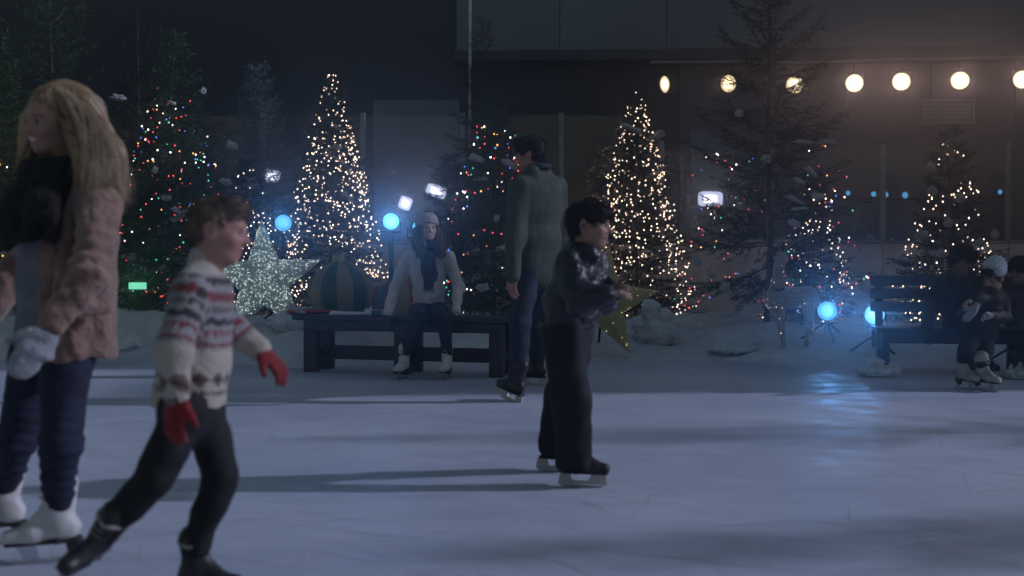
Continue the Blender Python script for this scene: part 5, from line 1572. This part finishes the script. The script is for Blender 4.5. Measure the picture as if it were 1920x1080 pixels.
# ------------------------------------------------------------------ woman seated on the long bench
def seated_woman():
    J = dict(neck=W(803, 466, 10.74), pel=W(804, 584, 10.84), sr=W(764, 482, 10.76), sl=W(842, 482, 10.72), er=W(741, 540, 10.80), el=W(860, 540, 10.76), wr=W(728, 588, 10.66), wl=W(855, 584, 10.50),
             hr=W(788, 586, 10.80), hl=W(821, 586, 10.78), kr=W(783, 596, 10.34), kl=W(833, 594, 10.30), ar=gnd(757, 10.36), al=gnd(838, 10.34))
    r = person((J['pel'][0], 10.8, .537), 'woman in an off white sweater and white skates sitting on the long bench')
    f = frame((.06, -1, .02)); hf = frame((.34, -.92, .14)); hc = W(802, 431, 10.68); h = .232
    body(r, J, 1.0, hc, hf, h, (.54, .35, .29), .005, smile=True, brow=(.05, .03, .02), lip=(.45, .11, .12))
    eyes(r, hc, hf, h, (.05, .035, .02))
    sw = torso(J['sr'], J['sl'], J['neck'], J['pel'], .160, .108, .140, .105, .155, .125, .052, -.02)
    sw += limb(J['sr'], J['er'], J['wr'], .058, .051, .042, k=.03) + limb(J['sl'], J['el'], J['wl'], .058, .051, .042, k=.03)
    soft('sweater', sw, M_OFFWHITE, r, .008, lambda X: .006 * wob(X * np.array([1, 1, .6]), 30, 3) + .004 * wob(X, 70, 5))
    lg = [Cap(J['hl'], J['hr'], .10, k=.05), Cap(J['pel'], lerp(J['hl'], J['hr'], .5), .11, .11, k=.05)]
    lg += limb(J['hr'], J['kr'], J['ar'] + np.array([0, 0, .06]), .09, .066, .047, k=.03) + limb(J['hl'], J['kl'], J['al'] + np.array([0, 0, .06]), .09, .066, .047, k=.03)
    soft('leggings', lg, mat('navy leggings', (.018, .02, .036), .75, vary=(14, .2), bump=(120, .2)), r, .009, lambda X: .003 * wob(X, 34, 5))
    P = lambda x, y, z: hc + h * (x * hf[0] + y * hf[1] + z * hf[2])
    hr = [Ell(P(0, -.10, .02), (.38 * h, .42 * h, .42 * h), hf, k=.03)]
    for sx in (-1, 1):
        hr += [Cap(P(sx * .34, .0, -.05), P(sx * .42, .10, -.62), .058, .062, k=.03), Cap(P(sx * .42, .10, -.62), P(sx * .40, .30, -1.06), .062, .035, k=.03)]
    hr += [Cap(P(0, -.3, -.1), P(0, -.35, -.8), .09, .08, k=.04), Ell(P(0, .40, -.10), (.275 * h, .38 * h, .44 * h), hf, k=.012, op='s')]
    def hd(X):
        q = (X - hc) @ hf.T / h
        return .005 * np.sin(q[:, 0] * 40 + 3 * np.sin(q[:, 2] * 4)) + .007 * wob(q * np.array([1, 1, .5]), 12, 3)
    soft('hair', hr, M_BROWN, r, .007, hd)
    q = np.random.RandomState(8); G = []
    for i in range(260):
        sx = -1 if i % 2 else 1; a = P(sx * q.uniform(.26, .42), q.uniform(-.2, .14), q.uniform(-.1, .05)); b = P(sx * q.uniform(.22, .60), q.uniform(.1, .42), q.uniform(-1.2, -.85))
        m_ = P(sx * .52, .12, -.5)
        G.append((a, lerp(a, m_, .6), lerp(m_, b, .3), b))
    strands('hair_strands', r, G, M_BROWN, 5, .003)
    hat = [Ell(P(0, -.12, .26), (.425 * h, .48 * h, .40 * h), hf, k=.03), Cap(P(-.20, -.30, .44), P(.1, -.38, .40), .065, .06, k=.05), Half(P(0, .30, .17), -(hf[2] * 1.0 - hf[1] * .28))]
    def hatd(X):
        q2 = (X - hc) @ hf.T / h
        return .003 * np.sin(np.arctan2(q2[:, 0], q2[:, 1]) * 44) + .003 * wob(X, 40, 4)
    ho = soft('hat', hat, M_TAUPE, r, .006, hatd)
    bm_ = MB(); ring = [P(.415 * math.sin(a), -.12 + .475 * math.cos(a), .17 + .12 * math.cos(a) * .95 - .02) for a in np.linspace(0, 2 * math.pi, 29)]; bm_.tube(ring, .013, 8, False); bm_.build('brim', M_TAUPE, ho, True)
    sc = []
    ring = [J['neck'] + np.array([.085 * math.sin(a), -.03 - .085 * math.cos(a), .035 + .01 * math.cos(a)]) for a in np.linspace(0, 2 * math.pi, 11)]
    for a, b in zip(ring[:-1], ring[1:]): sc.append(Cap(a, b, .040, k=.03))
    sc += [Cap(W(800, 478, 10.58), W(801, 505, 10.57), .034, .030, k=.02, flat=((1, 0, 0), 1.6)), Cap(W(801, 505, 10.57), W(803, 538, 10.59), .026, .024, k=.02, flat=((1, 0, 0), 2.0)), Cap(W(808, 478, 10.56), W(813, 524, 10.57), .026, .022, k=.02, flat=((1, 0, 0), 1.7))]
    so = soft('scarf', sc, mat('dark plaid scarf', (.022, .022, .028), .95, vary=(20, .5), bump=(60, .6)), r, .007, lambda X: .005 * wob(X, 36, 6) + .003 * np.sin(X[:, 0] * 240))
    fr_ = MB(); qq = random.Random(3)
    for i in range(16):
        a = W(793 + i * 1.4, 542, 10.57); fr_.tube([a, a + np.array([qq.uniform(-.005, .005), 0, -.03])], .002, 4)
    fr_.build('fringe', M_BLACKKNIT, so)
    soft('glove', hand_prims(J['wr'], (-.30, -.35, -.9), (0, 1, 0), (.9, -.3, 0), .18, (.3, .5, .4), .3, fat=1.12), M_GREYGLOVE, r, .0055)
    soft('glove', hand_prims(J['wl'], (.0, -.12, -1), (0, 1, 0), (-.95, -.2, 0), .18, (.3, .5, .4), .3, fat=1.12), M_GREYGLOVE, r, .0055)
    skate(r, J['ar'], (-.28, -.95, 0), (.06, .1, 1), 1.0, 'figure')
    skate(r, J['al'], (-.20, -.97, 0), (0, .1, 1), 1.0, 'figure')
seated_woman()

# ------------------------------------------------------------------ child in the pale hat
def child():
    J = dict(neck=W(1862, 548, 9.52), pel=W(1842, 615, 9.56), sr=W(1832, 560, 9.42), sl=W(1882, 558, 9.58), er=W(1806, 592, 9.34), wr=W(1808, 576, 9.22), el=W(1884, 594, 9.46), wl=W(1856, 592, 9.26),
             hr=W(1826, 622, 9.52), hl=W(1852, 622, 9.60), kr=W(1812, 655, 9.46), kl=W(1847, 658, 9.50), ar=gnd(1806, 9.52, 1.0), al=gnd(1842, 9.42, 1.0))
    r = person((J['pel'][0], 9.5, 0), 'small child in a pale ribbed hat standing in front of the right bench')
    f = frame((-.35, -.93, 0)); hf = frame((-.72, -.55, -.34)); hc = W(1862, 522, 9.48); h = .205
    body(r, J, .66, hc, hf, h, (.36, .22, .18), .005, child=True, brow=(.05, .035, .03), hands=[hand_prims(J['wr'], (.05, -.3, .5), (1, 0, -.2), (0, -.6, .8), .115, (.7, .7, .5), .7, fat=1.15)])
    eyes(r, hc, hf, h)
    P = lambda x, y, z: hc + h * (x * hf[0] + y * hf[1] + z * hf[2])
    short_hair(r, hc, hf, h, M_BROWN, .007, 3, nape=.2, child=True)
    ht = [Ell(P(0, -.14, .27), (.47 * h, .54 * h, .50 * h), hf, k=.03), Ell(P(0, -.40, .46), (.38 * h, .34 * h, .36 * h), hf, k=.05), Half(P(0, .2, .14), -(hf[2] - hf[1] * .32))]
    def hatd(X):
        q2 = (X - hc) @ hf.T / h
        return .006 * np.abs(np.sin(np.arctan2(q2[:, 0], q2[:, 2]) * 14)) + .003 * wob(X, 40, 4)
    soft('hat', ht, M_HATW, r, .006, hatd)
    jk = torso(J['sr'], J['sl'], J['neck'], J['pel'], .125, .10, .13, .11, .135, .115, .05, .03)
    jk += limb(J['sr'], J['er'], lerp(J['er'], J['wr'], .85), .055, .048, .036, k=.03) + limb(J['sl'], J['el'], lerp(J['el'], J['wl'], .85), .055, .048, .036, k=.03) + [Cap(W(1856, 546, 9.46), W(1868, 546, 9.5), .045, k=.02)]
    soft('jacket', jk, M_DARKCOAT, r, .007, lambda X: .002 * np.sin(X[:, 2] * 75) + .006 * wob(X, 36, 3))
    tr = [Cap(J['hl'], J['hr'], .075, k=.04)] + limb(J['hr'], J['kr'], J['ar'] + np.array([0, 0, .08]), .075, .062, .054, k=.03) + limb(J['hl'], J['kl'], J['al'] + np.array([0, 0, .06]), .075, .062, .054, k=.03)
    soft('trousers', tr, M_BLACKPANT, r, .008, lambda X: .004 * wob(X, 40, 5))
    soft('glove', hand_prims(J['wl'], (-.8, -.25, -.1), (0, 0, -1), (0, -.5, .8), .13, (.5, .6, .5), .5, fat=1.3), mat('pale grey glove', (.30, .29, .30), .9, bump=(80, .6)), r, .005)
    M_BOOTT = mat('worn tan white skate leather', (.36, .33, .33), .6, vary=(14, .25), bump=(40, .4))
    skate(r, J['ar'], (.30, -.95, 0), (0, 0, 1), 1.0, 'figure', M_BOOTT)
    skate(r, J['al'], (.42, -.90, 0), (0, 0, 1), 1.0, 'figure', M_BOOTT)
    # glove they are pulling on, held between the hands
    c = W(1824, 580, 9.18)
    o = soft('loose_glove', hand_prims(c + np.array([.02, 0, .015]), (-.55, -.1, -.7), (0, 1, 0), (-.7, 0, .6), .15, (.2, .2, .2), .4, fat=1.25), mat('pale striped glove', (.26, .27, .30), .9, vary=(60, .3), bump=(80, .6)), None, .005, loc=c)
    tag(o, 'pale glove that the child in the ribbed hat is holding', 'glove')
child()

# ------------------------------------------------------------------ two dark figures on the right bench
def dark_sitter(J, hc, hf, label, coat_mat, hair_mat, hand_dir=None, seed=1, legs=True):
    r = person((J['pel'][0], J['pel'][1], .42), label)
    h = .225
    body(r, J, .95, hc, hf, h, (.20, .12, .10), .007, brow=(.02, .015, .012))
    eyes(r, hc, hf, h)
    short_hair(r, hc, hf, h, hair_mat, .008, seed, nape=.15, vol=1.05, fringe=.4)
    ct = torso(J['sr'], J['sl'], J['neck'], J['pel'], .185, .125, .175, .125, .18, .14, .065, .02) + limb(J['sr'], J['er'], J['wr'], .07, .062, .048, k=.04) + limb(J['sl'], J['el'], J['wl'], .07, .062, .048, k=.04)
    soft('coat', ct, coat_mat, r, .010, lambda X: .007 * wob(X, 26, seed) + .004 * wob(X, 60, seed + 4))
    lg = [Cap(J['hl'], J['hr'], .09, k=.05)] + limb(J['hr'], J['kr'], J['ar'] + np.array([0, 0, .07]), .088, .066, .056, k=.03) + limb(J['hl'], J['kl'], J['al'] + np.array([0, 0, .07]), .088, .066, .056, k=.03)
    soft('trousers', lg, M_BLACKPANT, r, .011, lambda X: .005 * wob(X, 30, 5))
    for k_, td in (('wr', (.6, -.6, 0)), ('wl', (-.6, -.6, 0))):
        soft('glove', hand_prims(J[k_], hand_dir if (hand_dir is not None and k_ == 'wr') else (.2, -.5, -.8), (0, 1, 0), td, .19, (.3, .5, .4), .3, fat=1.15), mat('black fringed glove', (.02, .02, .024), .9, bump=(60, .5)), r, .007)
    skate(r, J['ar'], (.3, -.95, 0), (0, 0, 1), 1.0, 'hockey', res=.009); skate(r, J['al'], (.3, -.95, 0), (0, 0, 1), 1.0, 'hockey', res=.009)
J = dict(neck=W(1798, 515, 10.78), pel=W(1800, 598, 10.95), sr=W(1762, 532, 10.74), sl=W(1836, 532, 10.92), er=W(1745, 580, 10.72), wr=W(1738, 612, 10.60), el=W(1842, 575, 10.8), wl=W(1838, 596, 10.55),
         hr=W(1796, 602, 10.90), hl=W(1826, 602, 10.96), kr=W(1822, 606, 10.48), kl=W(1846, 604, 10.50), ar=gnd(1816, 10.45), al=gnd(1846, 10.5))
dark_sitter(J, W(1806, 486, 10.62), frame((.80, -.12, -.6)), 'dark haired figure in black sitting on the right bench, one gloved hand hanging down', M_DARKCOAT, M_DARKHAIR, (-.15, -.25, -1), 3)
J = dict(neck=W(1925, 535, 10.6), pel=W(1940, 598, 10.75), sr=W(1905, 552, 10.6), sl=W(1965, 550, 10.6), er=W(1902, 590, 10.55), wr=W(1915, 612, 10.3), el=W(1985, 590, 10.5), wl=W(1960, 610, 10.2),
         hr=W(1930, 602, 10.7), hl=W(1960, 602, 10.7), kr=W(1940, 606, 10.3), kl=W(1970, 604, 10.3), ar=gnd(1950, 10.3), al=gnd(1985, 10.3))
dark_sitter(J, W(1911, 508, 10.5), frame((-.75, -.6, -.2)), 'dark haired person cut by the right edge beside the child in the ribbed hat', mat('dark navy coat', (.03, .032, .05), .7, vary=(10, .2)), M_DARKHAIR, None, 7)
# ================================================================== AIR: thin mist over the whole rink
hz = MB(); hz.box((0, 7.0, 4.4), (41, 35, 11.2))
def haze_mat():
    m = bpy.data.materials.new('rink mist'); m.use_nodes = True; nt = m.node_tree; nt.nodes.clear()
    o = nt.nodes.new('ShaderNodeOutputMaterial'); v = nt.nodes.new('ShaderNodeVolumePrincipled')
    v.inputs['Color'].default_value = (.80, .82, .94, 1); v.inputs['Density'].default_value = 0.0115; v.inputs['Anisotropy'].default_value = 0.917
    nt.links.new(v.outputs[0], o.inputs['Volume'])
    return m
hz.build('haze', haze_mat(), kind='stuff')
